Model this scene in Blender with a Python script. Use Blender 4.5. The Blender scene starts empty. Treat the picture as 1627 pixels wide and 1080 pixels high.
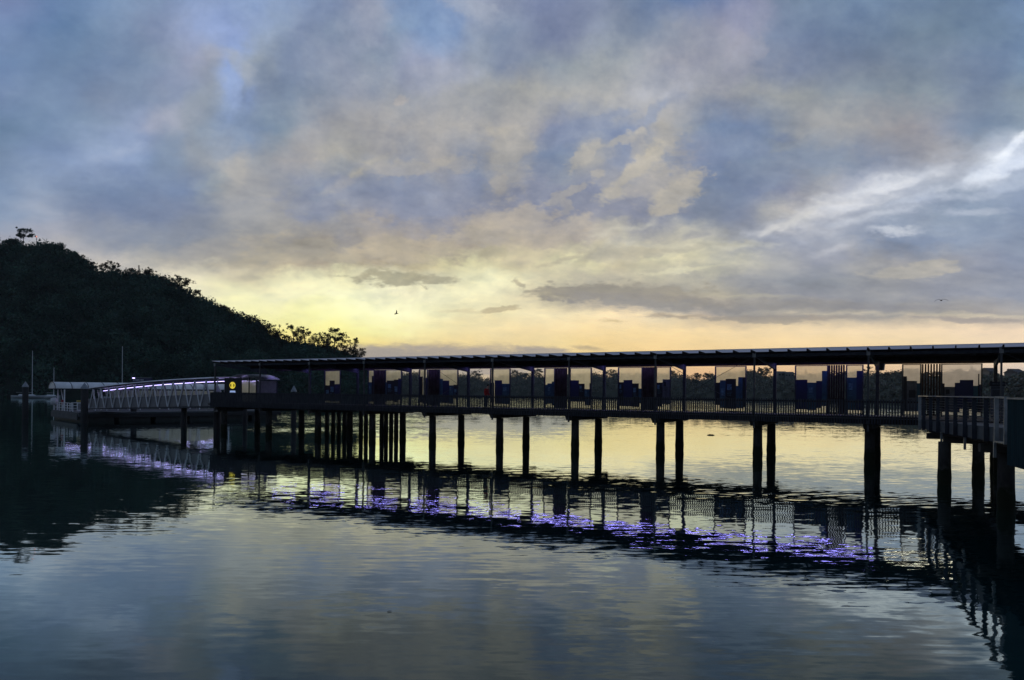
import bpy, bmesh, math, random
import numpy as np
from mathutils import Vector, Matrix
R = math.radians
rng = random.Random(7)
nr = np.random.default_rng(11)
sc = bpy.context.scene
COL = sc.collection

# ------------------------------------------------------------------ camera
F, CX, CY = 1175.0, 813.5, 622.0      # focal length and principal point in photo pixels (the photo is cropped below its centre)
EYE = 4.15
ROLL = math.radians(0.45)
cr_, sr_ = math.cos(ROLL), math.sin(ROLL)
cd = bpy.data.cameras.new('camera'); cam = bpy.data.objects.new('camera', cd); COL.objects.link(cam)
cam.matrix_world = Matrix(((cr_, -sr_, 0, 0), (0, 0, -1, 0), (sr_, cr_, 0, EYE), (0, 0, 0, 1)))
cd.sensor_width = 36; cd.lens = 36 * F / 1627; cd.shift_y = (CY - 540.0) / 1627; cd.clip_start = 0.1; cd.clip_end = 4000
sc.camera = cam

def uv(px, py):
    x, y = (px - CX) / F, (CY - py) / F
    return x * cr_ - y * sr_, x * sr_ + y * cr_
def at(px, py, Y):
    u, v = uv(px, py)
    return Vector((u * Y, Y, EYE + v * Y))

# ------------------------------------------------------------------ helpers
def mat(name, col, rough=0.7, var=0.25, scale=3.0, metal=0.0, bump=0.0, stretch=(1, 1, 1), attr=None, spec=0.5):
    m = bpy.data.materials.new(name); m.use_nodes = True
    nt = m.node_tree; b = nt.nodes['Principled BSDF']
    b.inputs['Roughness'].default_value = rough; b.inputs['Metallic'].default_value = metal
    b.inputs['Specular IOR Level'].default_value = spec
    tc = nt.nodes.new('ShaderNodeTexCoord'); mp = nt.nodes.new('ShaderNodeMapping')
    mp.inputs['Scale'].default_value = stretch
    nz = nt.nodes.new('ShaderNodeTexNoise'); nz.inputs['Scale'].default_value = scale; nz.inputs['Detail'].default_value = 6
    nt.links.new(tc.outputs['Object'], mp.inputs[0]); nt.links.new(mp.outputs[0], nz.inputs['Vector'])
    mr = nt.nodes.new('ShaderNodeMapRange'); mr.inputs[1].default_value = 0.3; mr.inputs[2].default_value = 0.7
    mr.inputs[3].default_value = 1 - var; mr.inputs[4].default_value = 1 + var
    nt.links.new(nz.outputs['Fac'], mr.inputs[0])
    mx = nt.nodes.new('ShaderNodeVectorMath'); mx.operation = 'SCALE'
    mx.inputs[0].default_value = col[:3]
    nt.links.new(mr.outputs[0], mx.inputs['Scale'])
    out = mx.outputs[0]
    if attr:
        at_ = nt.nodes.new('ShaderNodeAttribute'); at_.attribute_name = attr
        m2 = nt.nodes.new('ShaderNodeVectorMath'); m2.operation = 'MULTIPLY'
        nt.links.new(out, m2.inputs[0]); nt.links.new(at_.outputs['Color'], m2.inputs[1]); out = m2.outputs[0]
    nt.links.new(out, b.inputs['Base Color'])
    if bump:
        bp = nt.nodes.new('ShaderNodeBump'); bp.inputs['Strength'].default_value = bump; bp.inputs['Distance'].default_value = 0.02
        nt.links.new(nz.outputs['Fac'], bp.inputs['Height']); nt.links.new(bp.outputs[0], b.inputs['Normal'])
    return m
def emis(name, col, s):
    m = bpy.data.materials.new(name); m.use_nodes = True
    b = m.node_tree.nodes['Principled BSDF']
    b.inputs['Base Color'].default_value = (0.4, 0.4, 0.4, 1)
    b.inputs['Emission Color'].default_value = (*col, 1); b.inputs['Emission Strength'].default_value = s
    return m
def frosted(name, clear, col, rough=0.35):
    m = bpy.data.materials.new(name); m.use_nodes = True
    nt = m.node_tree; nt.nodes.clear()
    o = nt.nodes.new('ShaderNodeOutputMaterial')
    tr = nt.nodes.new('ShaderNodeBsdfTransparent'); tr.inputs[0].default_value = (*[c * 0.98 for c in col], 1)
    rf = nt.nodes.new('ShaderNodeBsdfRefraction'); rf.inputs[0].default_value = (*col, 1)
    rf.inputs['Roughness'].default_value = rough; rf.inputs['IOR'].default_value = 1.5
    gl = nt.nodes.new('ShaderNodeBsdfGlossy'); gl.inputs['Roughness'].default_value = 0.06
    nz = nt.nodes.new('ShaderNodeTexNoise'); nz.inputs['Scale'].default_value = 1.3; nz.inputs['Detail'].default_value = 5
    tc = nt.nodes.new('ShaderNodeTexCoord'); nt.links.new(tc.outputs['Object'], nz.inputs['Vector'])
    mr = nt.nodes.new('ShaderNodeMapRange'); mr.inputs[1].default_value = 0.3; mr.inputs[2].default_value = 0.7
    mr.inputs[3].default_value = clear - 0.08; mr.inputs[4].default_value = clear + 0.08
    nt.links.new(nz.outputs['Fac'], mr.inputs[0])
    mx = nt.nodes.new('ShaderNodeMixShader'); nt.links.new(mr.outputs[0], mx.inputs[0])
    nt.links.new(rf.outputs[0], mx.inputs[1]); nt.links.new(tr.outputs[0], mx.inputs[2])
    m2 = nt.nodes.new('ShaderNodeMixShader'); m2.inputs[0].default_value = 0.03
    nt.links.new(mx.outputs[0], m2.inputs[1]); nt.links.new(gl.outputs[0], m2.inputs[2])
    nt.links.new(m2.outputs[0], o.inputs[0])
    return m

class MB:
    def __init__(s): s.v = []; s.f = []
    def add(s, vs, fs):
        k = len(s.v); s.v += [tuple(v) for v in vs]; s.f += [tuple(i + k for i in f) for f in fs]
    def box(s, x0, x1, y0, y1, z0, z1):
        s.hexa([(x0, y0, z0), (x1, y0, z0), (x1, y1, z0), (x0, y1, z0), (x0, y0, z1), (x1, y0, z1), (x1, y1, z1), (x0, y1, z1)])
        return s
    def hexa(s, p):
        s.add(p, [(3, 2, 1, 0), (4, 5, 6, 7), (0, 1, 5, 4), (1, 2, 6, 5), (2, 3, 7, 6), (3, 0, 4, 7)]); return s
    def bar(s, a, b, w, h=None, up=(0, 0, 1)):
        a, b = Vector(a), Vector(b); h = h or w
        t = (b - a).normalized(); up = Vector(up)
        if abs(t.dot(up)) > 0.98: up = Vector((0, 1, 0))
        x = t.cross(up).normalized() * w / 2; y = x.cross(t).normalized() * h / 2
        s.hexa([a - x - y, a + x - y, b + x - y, b - x - y, a - x + y, a + x + y, b + x + y, b - x + y]); return s
    def tube(s, pts, rad, n=10, cap=True):
        pts = [Vector(p) for p in pts]
        if not isinstance(rad, (list, tuple)): rad = [rad] * len(pts)
        k = len(s.v)
        for i, p in enumerate(pts):
            t = (pts[min(i + 1, len(pts) - 1)] - pts[max(i - 1, 0)]).normalized()
            u = t.cross(Vector((0.13, 1, 0.07)) if abs(t.z) > 0.7 else Vector((0, 0, 1))).normalized(); w = t.cross(u)
            for j in range(n):
                a = 2 * math.pi * j / n
                s.v.append(tuple(p + (u * math.cos(a) + w * math.sin(a)) * rad[i]))
        for i in range(len(pts) - 1):
            for j in range(n):
                s.f.append((k + i * n + j, k + i * n + (j + 1) % n, k + (i + 1) * n + (j + 1) % n, k + (i + 1) * n + j))
        if cap:
            s.f.append(tuple(k + j for j in range(n))[::-1]); e = k + (len(pts) - 1) * n; s.f.append(tuple(e + j for j in range(n)))
        return s
    def build(s, name, m, parent=None, smooth=False, bevel=0):
        me = bpy.data.meshes.new(name); me.from_pydata(s.v, [], s.f); me.update()
        if smooth: me.polygons.foreach_set('use_smooth', [True] * len(me.polygons))
        o = bpy.data.objects.new(name, me); COL.objects.link(o)
        if m: me.materials.append(m)
        if parent: o.parent = parent
        if bevel:
            b = o.modifiers.new('bevel', 'BEVEL'); b.width = bevel; b.segments = 2; b.limit_method = 'ANGLE'
        return o
def tag(o, label=None, cat=None, group=None, kind=None):
    if label: o['label'] = label
    if cat: o['category'] = cat
    if group: o['group'] = group
    if kind: o['kind'] = kind
    return o
def empty(name, loc=(0, 0, 0), rz=0.0, label=None, cat=None, group=None):
    o = bpy.data.objects.new(name, None); COL.objects.link(o); o.empty_display_size = 0.3
    o.location = loc; o.rotation_euler = (0, 0, rz); return tag(o, label, cat, group)
def dup(root, loc, rz=None, label=None):
    r = root.copy(); COL.objects.link(r); r.location = loc
    if rz is not None: r.rotation_euler = (0, 0, rz)
    if label: r['label'] = label
    for ch in list(root.children):
        c = ch.copy(); COL.objects.link(c); c.parent = r
        for g in ch.children:
            d = g.copy(); COL.objects.link(d); d.parent = c
    return r

# ------------------------------------------------------------------ materials
M = {}
M['timber'] = mat('weathered_timber', (0.040, 0.043, 0.050), 0.85, 0.45, 3.0, stretch=(6, 6, 0.6), spec=0.2)
M['timber_dark'] = mat('dark_timber', (0.026, 0.019, 0.017), 0.85, 0.4, 3.0, stretch=(1, 1, 1), spec=0.15)
M['deck'] = mat('grey_deck_boards', (0.14, 0.13, 0.125), 0.8, 0.35, 2.0, stretch=(8, 0.5, 1), spec=0.2)
M['pile'] = mat('tidal_concrete', (0.040, 0.039, 0.036), 0.85, 0.6, 2.2, stretch=(1.5, 1.5, 0.7), bump=0.6, spec=0.15)
def _tide(m):      # weed and barnacles grow on the part the tide covers
    nt = m.node_tree; b = nt.nodes['Principled BSDF']; src = b.inputs['Base Color'].links[0].from_socket
    g = nt.nodes.new('ShaderNodeNewGeometry'); sx = nt.nodes.new('ShaderNodeSeparateXYZ'); nt.links.new(g.outputs['Position'], sx.inputs[0])
    nz = nt.nodes.new('ShaderNodeTexNoise'); nz.inputs['Scale'].default_value = 3.5; nz.inputs['Detail'].default_value = 6; nt.links.new(g.outputs['Position'], nz.inputs['Vector'])
    ad = nt.nodes.new('ShaderNodeMath'); ad.operation = 'MULTIPLY_ADD'; nt.links.new(nz.outputs['Fac'], ad.inputs[0]); ad.inputs[1].default_value = -0.9; nt.links.new(sx.outputs['Z'], ad.inputs[2])
    mr = nt.nodes.new('ShaderNodeMapRange'); nt.links.new(ad.outputs[0], mr.inputs[0]); mr.inputs[1].default_value = 0.25; mr.inputs[2].default_value = 0.45; mr.inputs[3].default_value = 1; mr.inputs[4].default_value = 0
    mx = nt.nodes.new('ShaderNodeMix'); mx.data_type = 'RGBA'; nt.links.new(mr.outputs[0], mx.inputs[0]); nt.links.new(src, mx.inputs[6]); mx.inputs[7].default_value = (0.013, 0.016, 0.008, 1)
    nt.links.new(mx.outputs[2], b.inputs['Base Color'])
_tide(M['pile'])
M['headstock'] = mat('concrete_headstock', (0.06, 0.056, 0.05), 0.9, 0.35, 2.0, spec=0.1)
M['roof'] = mat('canopy_sheet', (0.40, 0.39, 0.38), 0.6, 0.25, 0.9)
def _translucent(m, k):
    nt = m.node_tree; b = nt.nodes['Principled BSDF']; o = nt.nodes['Material Output']
    t = nt.nodes.new('ShaderNodeBsdfTranslucent'); t.inputs[0].default_value = (0.92, 0.90, 0.92, 1)
    x = nt.nodes.new('ShaderNodeMixShader'); x.inputs[0].default_value = k
    nt.links.new(b.outputs[0], x.inputs[1]); nt.links.new(t.outputs[0], x.inputs[2]); nt.links.new(x.outputs[0], o.inputs[0])
_translucent(M['roof'], 0.85)
M['steel'] = mat('grey_painted_steel', (0.034, 0.039, 0.050), 0.6, 0.25, 4.0, spec=0.12)
M['steel_pale'] = mat('galvanised_steel', (0.20, 0.215, 0.22), 0.5, 0.25, 5.0, metal=0.2)
M['steel_dark'] = mat('dark_steel', (0.03, 0.031, 0.036), 0.5, 0.25, 4.0)
M['white'] = mat('white_paint', (0.60, 0.63, 0.66), 0.55, 0.15, 4.0)
M['white_roof'] = mat('white_roof_sheet', (0.72, 0.73, 0.75), 0.5, 0.15, 1.2)
M['mesh_panel'] = mat('perforated_panel', (0.115, 0.118, 0.128), 0.6, 0.2, 3.0)
M['navy'] = mat('navy_print', (0.006, 0.009, 0.048), 0.5, 0.2, 2.0, spec=0.3)
M['teal'] = mat('teal_print', (0.015, 0.052, 0.085), 0.5, 0.35, 2.5, spec=0.3)
M['black'] = mat('black_print', (0.006, 0.007, 0.012), 0.5, 0.3, 3.0, spec=0.3)
M['slate'] = mat('grey_blue_print', (0.05, 0.058, 0.075), 0.5, 0.45, 3.0, spec=0.3)
M['picture'] = mat('pale_print', (0.05, 0.12, 0.17), 0.5, 0.6, 7.0, spec=0.3)
M['glass'] = frosted('dusty_glass', 0.55, (1.0, 0.99, 0.965), 0.38)
M['shelter_glass'] = frosted('cloudy_glass', 0.4, (0.9, 0.91, 0.93), 0.5)
M['led'] = emis('violet_led', (0.34, 0.27, 1.0), 10.0)
M['led_warm'] = emis('warm_led', (1.0, 0.86, 0.66), 6.0)
M['led_white'] = emis('white_led', (0.52, 0.45, 1.0), 4.0)
M['rubber'] = mat('black_rubber', (0.012, 0.012, 0.013), 0.8, 0.2, 5.0)
M['float'] = mat('concrete_float', (0.042, 0.05, 0.055), 0.8, 0.3, 1.5)
M['float_dark'] = mat('wet_float_side', (0.025, 0.03, 0.03), 0.7, 0.3, 1.5)
M['cone'] = mat('pale_pile_cap', (0.20, 0.23, 0.26), 0.5, 0.2, 4.0)
M['yellow'] = emis('yellow_backlit', (0.85, 0.66, 0.0), 0.75)
M['yellow_paint'] = mat('yellow_paint', (0.35, 0.27, 0.05), 0.5, 0.2, 5.0)
M['red'] = mat('red_paint', (0.22, 0.012, 0.02), 0.5, 0.25, 5.0)
M['leaf'] = mat('hill_foliage', (0.032, 0.064, 0.050), 0.9, 0.6, 0.06, attr='tint', spec=0.05)
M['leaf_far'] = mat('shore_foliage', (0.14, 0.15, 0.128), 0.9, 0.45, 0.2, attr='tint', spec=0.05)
M['leaf_ridge'] = mat('ridge_foliage', (0.030, 0.028, 0.016), 0.9, 0.4, 0.5, attr='tint', spec=0.05)
M['bark'] = mat('bark', (0.03, 0.024, 0.018), 0.9, 0.4, 3.0, spec=0.05)
M['ground'] = mat('hill_soil', (0.018, 0.026, 0.02), 0.95, 0.4, 0.1, spec=0.05)
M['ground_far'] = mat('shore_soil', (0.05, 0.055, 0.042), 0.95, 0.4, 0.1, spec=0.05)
M['hull'] = mat('white_hull', (0.22, 0.25, 0.27), 0.35, 0.1, 2.0)
M['skin'] = mat('skin', (0.35, 0.2, 0.14), 0.6, 0.1, 8.0)
M['jacket'] = mat('red_jacket', (0.30, 0.010, 0.008), 0.8, 0.25, 12.0)
M['cloth'] = mat('dark_trousers', (0.015, 0.016, 0.02), 0.9, 0.25, 10.0)
M['hair'] = mat('dark_hair', (0.012, 0.009, 0.008), 0.7, 0.3, 20.0)
M['feather'] = mat('dark_feathers', (0.03, 0.022, 0.018), 0.8, 0.3, 12.0)
M['wall'] = mat('pale_house_wall', (0.11, 0.115, 0.12), 0.7, 0.1, 1.0)
M['tile'] = mat('house_roof', (0.08, 0.07, 0.07), 0.8, 0.3, 2.0)
M['pane'] = mat('house_window', (0.02, 0.025, 0.03), 0.1, 0.1, 1.0)
M['tealpanel'] = mat('teal_cladding', (0.008, 0.028, 0.036), 0.8, 0.3, 3.0, stretch=(1, 1, 0.2), spec=0.03)
M['wood_log'] = mat('wet_wood', (0.02, 0.016, 0.012), 0.8, 0.3, 6.0)

# ------------------------------------------------------------------ sky
def lin(h):
    h = h.lstrip('#'); c = [int(h[i:i + 2], 16) / 255 for i in (0, 2, 4)]
    return [x / 12.92 if x <= 0.04045 else ((x + 0.055) / 1.055) ** 2.4 for x in c]
def tone(hx, py):
    c = [int(hx[i:i + 2], 16) for i in (0, 2, 4)]
    if 430 < py < 570:
        k = max(0, min(1, (c[0] - c[2] - 15) / 40))
        c = [min(255, x + k * d) for x, d in zip(c, (2, 5, 15))]
    if 120 < py < 360:
        k = max(0, c[0] - c[2])
        c = [c[0] - 0.35 * k - 3, c[1] - 0.2 * k - 2, c[2] + 0.35 * k - 1]
    return [((x / 255 + 0.055) / 1.055) ** 2.4 for x in c]
ROWS = {
0: '0 7485ad,100 6a84ab,200 7f97b8,250 8297b8,300 8fa2c8,400 8a9fc4,480 8395b5,545 8290ad,600 949db5,650 7f95b8,700 7d93b8,740 949fb8,790 8c96ae,850 7a86a5,950 7e8aa5,1000 76859f,1085 6b80a5,1150 7a88ab,1200 8d93ad,1250 75859f,1350 7186a2,1450 6b809c,1550 6a809c,1627 6f88ac',
50: '0 7289b0,100 6a86aa,200 7f93b0,260 8795b3,330 93a6cf,380 90a3cc,420 8c9db8,480 8492ac,545 8594ac,580 949eb5,630 8496b0,690 7f97bd,740 8c9ab2,800 8290a8,880 7883a0,960 8691a6,1000 7d8aa0,1050 7e8a9f,1100 8c93a5,1180 9598ad,1220 7d8aa5,1300 73849f,1400 708299,1500 6b7f96,1627 6e85a4',
100: '0 7089ae,100 7188a8,170 7388a8,240 8192ad,300 949cb5,345 96a0b4,375 90a6d2,400 8f9bac,450 7f8ea8,500 8a96ad,545 8e98ad,600 8a98ad,650 919ab2,700 959db5,750 8a95a8,820 7c88a0,900 909aa5,950 979ea5,1000 989fa8,1060 a0a3ae,1100 979bab,1150 9297a6,1200 828ba0,1300 7c889e,1400 788598,1450 7b8a9d,1550 74859f,1627 7288a5',
150: '0 7a8eb0,60 8095b3,120 778aa8,170 7f8ea8,220 8595b0,290 919db5,330 8f99aa,370 92a5cb,410 8290a8,480 8694a8,530 949cac,560 9a9fac,620 9ba0ab,700 a3a5ab,760 9ea1a6,850 a9a9a6,900 acacab,1000 acadb0,1060 a9adba,1100 a0a3ad,1150 989ba4,1220 9c9fa2,1280 979ca0,1350 8a94a0,1430 8a95a0,1480 8b97a3,1550 7f8da3,1627 8795a4',
200: '0 6f87a3,80 7b90ad,160 8395b0,230 95a2c0,270 9ca3b6,320 8d98a8,360 8d9db5,400 8394ae,450 8796a8,500 a0a3ab,545 a0a0a3,600 a9a6a3,700 b3afa8,780 b1ada6,850 b5b0a8,890 8a93ad,940 8e98ae,990 8792ab,1030 a6a6a8,1070 a5a5a6,1120 8290a8,1180 7c8ca9,1220 8893a5,1270 a3a4a6,1350 a4a4a6,1430 a3a0a3,1500 9297a5,1560 7f8fa6,1627 8d9cae',
250: '0 7d90ab,80 8598b8,150 9aabc9,210 93a5c5,260 8293ac,320 9097a3,370 9aa0ab,430 9a9da3,490 a9a6a5,540 b0ac9f,600 a6a3a0,650 9d9fa6,690 a8a5a3,740 8f98ab,800 aaa8a5,850 8c96aa,900 8592a9,940 a6a5a3,980 8a93a9,1030 b3afa6,1070 a8a6a5,1120 8690aa,1180 8090a9,1240 8b96a6,1300 8995a8,1370 8b95a8,1430 9297a5,1500 98989f,1560 9399a5,1600 b5bfd0,1627 a5b0c3',
300: '0 8396b3,60 93a3bd,110 8999b3,170 8192ae,250 7f8fab,310 7f8ea9,345 98a0a8,380 a8a7a5,430 9a9ca3,500 8f98aa,560 8f9aad,640 8693ad,700 9097a9,760 8d96a9,800 a8a6a5,850 8d93a5,900 9499a6,950 8c92a5,980 b0aca6,1030 aaa6a3,1080 b5b0a8,1110 8a95a8,1180 808ca5,1260 8e92a3,1300 a3a3a8,1360 b9bcc8,1420 b4bac8,1480 a0abbd,1560 a0abbe,1627 97a5bd',
340: '0 8f9fb8,60 a0aabd,120 8a96ad,200 8390aa,280 828da5,340 8a92a3,390 9c9ea3,450 a0a0a3,500 8c93a5,540 a5a3a3,580 b0a9a0,640 8d93a6,720 8d92a5,770 b0aaa3,820 b2aca5,880 9a9ba5,920 a9a5a3,1000 999aa5,1060 9095a5,1120 8b93a3,1180 9298a8,1220 adadae,1270 b9b7b6,1330 a9adb9,1400 9aa5b8,1470 95a0b3,1540 8b9ab0,1627 8c9ab2',
380: '0 a5a9b5,80 adafb9,140 9fa4b0,220 8f97a6,300 8a919e,380 93969c,450 a3a09c,520 a69f96,560 8f8f93,600 b3a898,660 afa598,700 a9a197,740 b5aa9b,800 bcb09e,860 b5aca0,920 aca59e,980 c5c2b3,1030 a9a8a6,1080 c9c5b3,1120 c5c2b6,1180 a6a9b0,1240 9399a9,1320 9ea5b5,1400 8f9bb0,1500 909db3,1600 8d9ab0',
415: '0 c0bcb6,150 bdbab8,240 b5b3ae,300 aca9a3,360 a8a49c,430 b0a998,500 b5a995,540 b0a590,600 b3a78e,660 c9bd9a,720 e5dcae,760 d9d3ac,800 d5cda9,860 cfc7a8,920 e0dab3,980 c5bda3,1020 d9d3b3,1080 e0d9b8,1130 d0ccb5,1200 b5b5b0,1260 a3a6ae,1330 9fa3b0,1380 a9a9ab,1430 a9a8aa,1500 a5a6ab,1560 9aa0b0,1627 949db0',
440: '0 dcd3c0,260 dcd3bd,320 e5dcb8,380 d9cda5,440 e8dfae,500 f3ecb8,540 ece3ae,580 dcd3a8,640 dfd6aa,700 e0d6a8,740 f0e8b5,800 f5eebb,860 d8cfa8,900 c9c1a2,960 c0b8a0,1020 c3bb9f,1080 bdb8a3,1140 a9a8a3,1200 a3a5a9,1300 9ca0a6,1400 a2a3a6,1500 a0a2a9,1627 9aa0ae',
470: '0 e5dcc0,300 ece5bd,380 f5efb8,450 fbf5be,520 fdf8c0,580 fdf8c3,640 f8f0c0,720 fbf3bf,780 f8efbc,840 d5c9a3,900 b8ae96,960 aea593,1020 a9a296,1080 a09e99,1140 b3ad9c,1200 a09f9f,1300 9c9da3,1400 9d9fa5,1500 9c9fa9,1627 9aa0ae',
500: '0 f0e6b8,350 fdf5b5,450 fdf6a9,540 fefab0,620 fefac0,700 fdf3b8,760 f3e6b0,790 f0e2ac,830 fbeab3,920 fbe6b0,1000 f9e0ac,1060 e8d5aa,1120 c5b69f,1200 ada69d,1300 b0a99c,1400 a9a5a0,1500 b0aa9e,1560 b0aaa3,1627 b5afa8',
525: '0 f6e6a0,400 fbe98d,500 fcf090,560 fdf49a,640 fdf2a8,720 fce8a5,820 fbe2a3,920 fbdf9f,1020 fadc9c,1120 fbdda0,1250 fcdfa8,1400 fce0ae,1627 f8dcb3',
545: '0 f2d98a,480 f8dd7c,560 f8e27e,600 f8e086,640 f5dc8e,700 f8dc90,760 f5da94,800 f2d896,860 f2d896,900 f5d993,940 f8d78e,1020 fad892,1150 fbda98,1300 fcdda0,1450 fcdfa8,1627 fbdfb0',
565: '0 f0d088,560 f0d088,650 eed28a,800 f0d28c,930 f2d28a,1040 f5d088,1100 fad48e,1200 fbd595,1350 fbd79c,1627 fadab0',
590: '0 d8c090,575 d8c8a0,700 dccaa2,800 dcc8a0,900 dcc6a0,1000 e5c498,1100 ebc08f,1200 eec494,1350 efc89a,1500 e5c8a8,1627 d9c8b8',
608: '0 c0ae90,700 c8b498,1100 d4ae88,1350 d8b890,1627 cab8a8'}
# (px, py, half length, half width, angle deg (up to the right +), colour, strength, edge)
STROKES = [
(1430, 300, 210, 34, 19, 'b6bcc9', 0.6), (1305, 330, 115, 17, 21, 'd8d9dc', 0.6), (1262, 347, 50, 9, 24, 'd8d6d0', 0.6), (1440, 284, 75, 10, 12, 'd8dde6', 0.55), (1415, 293, 55, 7, 14, 'e0e3ea', 0.45),
(1592, 252, 75, 18, 30, 'ced7e5', 0.65), (1560, 275, 60, 8, 20, 'd9e1ee', 0.8), (1240, 358, 46, 9, 14, 'cfcfd0', 0.6), (1375, 345, 60, 7, 10, 'c8ced9', 0.6), (1495, 303, 60, 7, 16, 'c3cbd9', 0.6), (1545, 335, 50, 6, 4, 'b3bccd', 0.6), (1610, 285, 40, 9, 20, 'bcc7d8', 0.6), (1405, 366, 45, 4, 0, 'd0d5de', 0.7), (1350, 325, 60, 7, 12, 'd6d9e0', 0.7),
(1470, 318, 80, 5, 6, 'bac3d3', 0.6), (1320, 398, 30, 8, 20, 'b9bcc6', 0.7), (1610, 232, 40, 7, 34, 'e2e9f4', 0.8),

(735, 491, 30, 3, 0, 'e3d6ac', 0.6),
(1250, 484, 260, 12, -1, '9d9a98', 0.75),
(1330, 492, 300, 8, 0, '98979c', 0.8), (1270, 504, 170, 5, -1, 'a09891', 0.8), (1540, 508, 110, 6, 0, 'a9a29d', 0.8), (1080, 500, 45, 4, 0, 'b0a08c', 0.8),
(1330, 498, 210, 4, -1, 'e6d8b9', 0.5), (1560, 499, 90, 4, 2, 'e2d5b8', 0.5), (1160, 469, 90, 4, 0, 'c6bfa8', 0.5), (975, 507, 20, 2.5, 0, 'd8c090', 0.7),
(930, 552, 26, 3, -6, 'b5a58a', 0.7),



(1050, 175, 40, 9, 45, '8a95ad', 0.6), (560, 278, 60, 9, 26, 'b6b1a6', 0.7),
(375, 275, 16, 30, -30, 'b0ada8', 0.7), (380, 105, 10, 34, 40, 'a5abb2', 0.7), (372, 130, 10, 42, -8, '97aad0', 0.4), (330, 85, 26, 14, 0, 'a1a5b2', 0.6), (265, 185, 48, 18, 20, 'a1a7ba', 0.7), (180, 245, 45, 12, 12, 'a0afca', 0.7),
(270, 235, 24, 34, 10, '8092ac', 0.7), (310, 165, 24, 20, 0, '8d98a6', 0.6), (690, 55, 50, 30, -35, '8098bc', 0.5), 
(710, 120, 50, 20, 10, '9ba2b5', 0.6), (430, 375, 110, 16, 8, 'a4a29e', 0.5), (390, 320, 40, 26, 30, 'a2a3a6', 0.6), (1080, 395, 90, 12, 4, 'd6d1ba', 0.7), (1000, 360, 60, 8, 22, 'cfccbf', 0.6), (1020, 400, 50, 9, 4, 'aca898', 0.7), (940, 405, 40, 7, 30, 'b3ad98', 0.7), (1150, 392, 70, 6, 3, 'd3cfbc', 0.6), (1090, 428, 60, 3, 3, 'e0dab9', 0.6), (775, 405, 30, 6, 28, 'beb598', 0.6),
]
CUMULUS = [
(650, 312, 190, 34, 0, '8a91a6', 0.6), (890, 328, 170, 26, 0, '898fa3', 0.65), (1150, 240, 90, 28, 8, '7f8da8', 0.6), (1250, 262, 120, 22, 6, '8390a7', 0.5), (930, 196, 75, 15, 16, '8a95ad', 0.75), (1040, 178, 30, 12, 50, '8c97ae', 0.6),
(560, 392, 160, 24, 0, 'b2a999', 0.75), (640, 402, 110, 15, -4, 'bbb09b', 0.6), (470, 395, 90, 16, 6, 'aba598', 0.6), (552, 380, 28, 17, 0, '8f8e92', 0.6), (705, 392, 50, 12, -12, 'b4aa98', 0.6),
(800, 356, 66, 27, 6, 'b5ada3', 0.85), (762, 368, 34, 16, 10, 'b9b0a2', 0.7), (888, 369, 54, 19, 14, 'b0a9a2', 0.8), (845, 380, 90, 13, 4, 'b6ad9f', 0.6), (915, 352, 14, 10, 30, 'b6afa6', 0.6),
(812, 232, 44, 34, 20, 'b1ada6', 0.65), (795, 292, 13, 20, -10, 'b0aba5', 0.75), (735, 262, 36, 18, 10, 'aeaaa4', 0.5), (660, 268, 60, 12, 8, 'b2ada4', 0.5),
(930, 244, 34, 12, 42, 'b1aea8', 0.8), (985, 226, 30, 9, 22, 'adaba7', 0.75), (947, 276, 12, 9, 20, 'aeaba6', 0.75), (1008, 272, 58, 14, 40, 'b6b1a7', 0.85), (975, 302, 16, 8, 30, 'b2ada5', 0.7), (1088, 304, 56, 19, 38, 'bab4a9', 0.85), (1060, 330, 20, 9, 25, 'b6b0a6', 0.7),
(910, 301, 40, 7, 28, 'aba7a2', 0.65), (898, 326, 9, 13, 0, 'a9a5a1', 0.6), (1015, 232, 14, 22, -20, 'aeacaa', 0.6),
(1000, 402, 90, 10, 4, 'b9b3a2', 0.55), (900, 408, 46, 7, 14, 'bab29c', 0.6), (790, 404, 36, 8, 26, 'bdb498', 0.65), (1100, 396, 60, 7, 8, 'c0bba9', 0.5), (1110, 372, 40, 10, 12, '9fa0a7', 0.5),
(905, 462, 76, 12, 6, 'a19a8a', 0.85), (1000, 464, 150, 15, -2, '9f998d', 0.85), (1080, 478, 190, 10, -2, '9b968f', 0.85), (1230, 488, 220, 12, -1, '9a9896', 0.6), (832, 452, 16, 6, -30, 'aba38f', 0.7),
(625, 443, 70, 9, -3, 'aea88e', 0.85), (575, 437, 26, 6, 4, 'b5ae92', 0.7), (690, 446, 34, 7, 4, 'b3ac92', 0.75), (795, 490, 34, 5, 3, 'c6b896', 0.8),
(430, 418, 120, 9, 4, 'b3ab98', 0.5), (350, 392, 60, 14, 10, 'a09f9f', 0.4), (1432, 432, 68, 12, 4, 'bdb8ae', 0.85), (1490, 426, 34, 9, 0, 'bab5ac', 0.8), (1540, 507, 80, 6, 0, 'a8a09b', 0.7), (1180, 506, 110, 5, -2, 'a69e93', 0.75),
(735, 572, 200, 24, 0, 'aba199', 0.9), (870, 566, 70, 15, -6, 'a9a098', 0.85), (600, 570, 70, 24, 0, 'aba299', 0.9),
(755, 14, 44, 18, -10, '9fa8b9', 0.5), (585, 42, 24, 34, 12, '9ba3b6', 0.45), (640, 156, 12, 8, 0, 'b0abaa', 0.6), (1180, 92, 40, 22, 40, '9a9cab', 0.4)]
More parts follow.
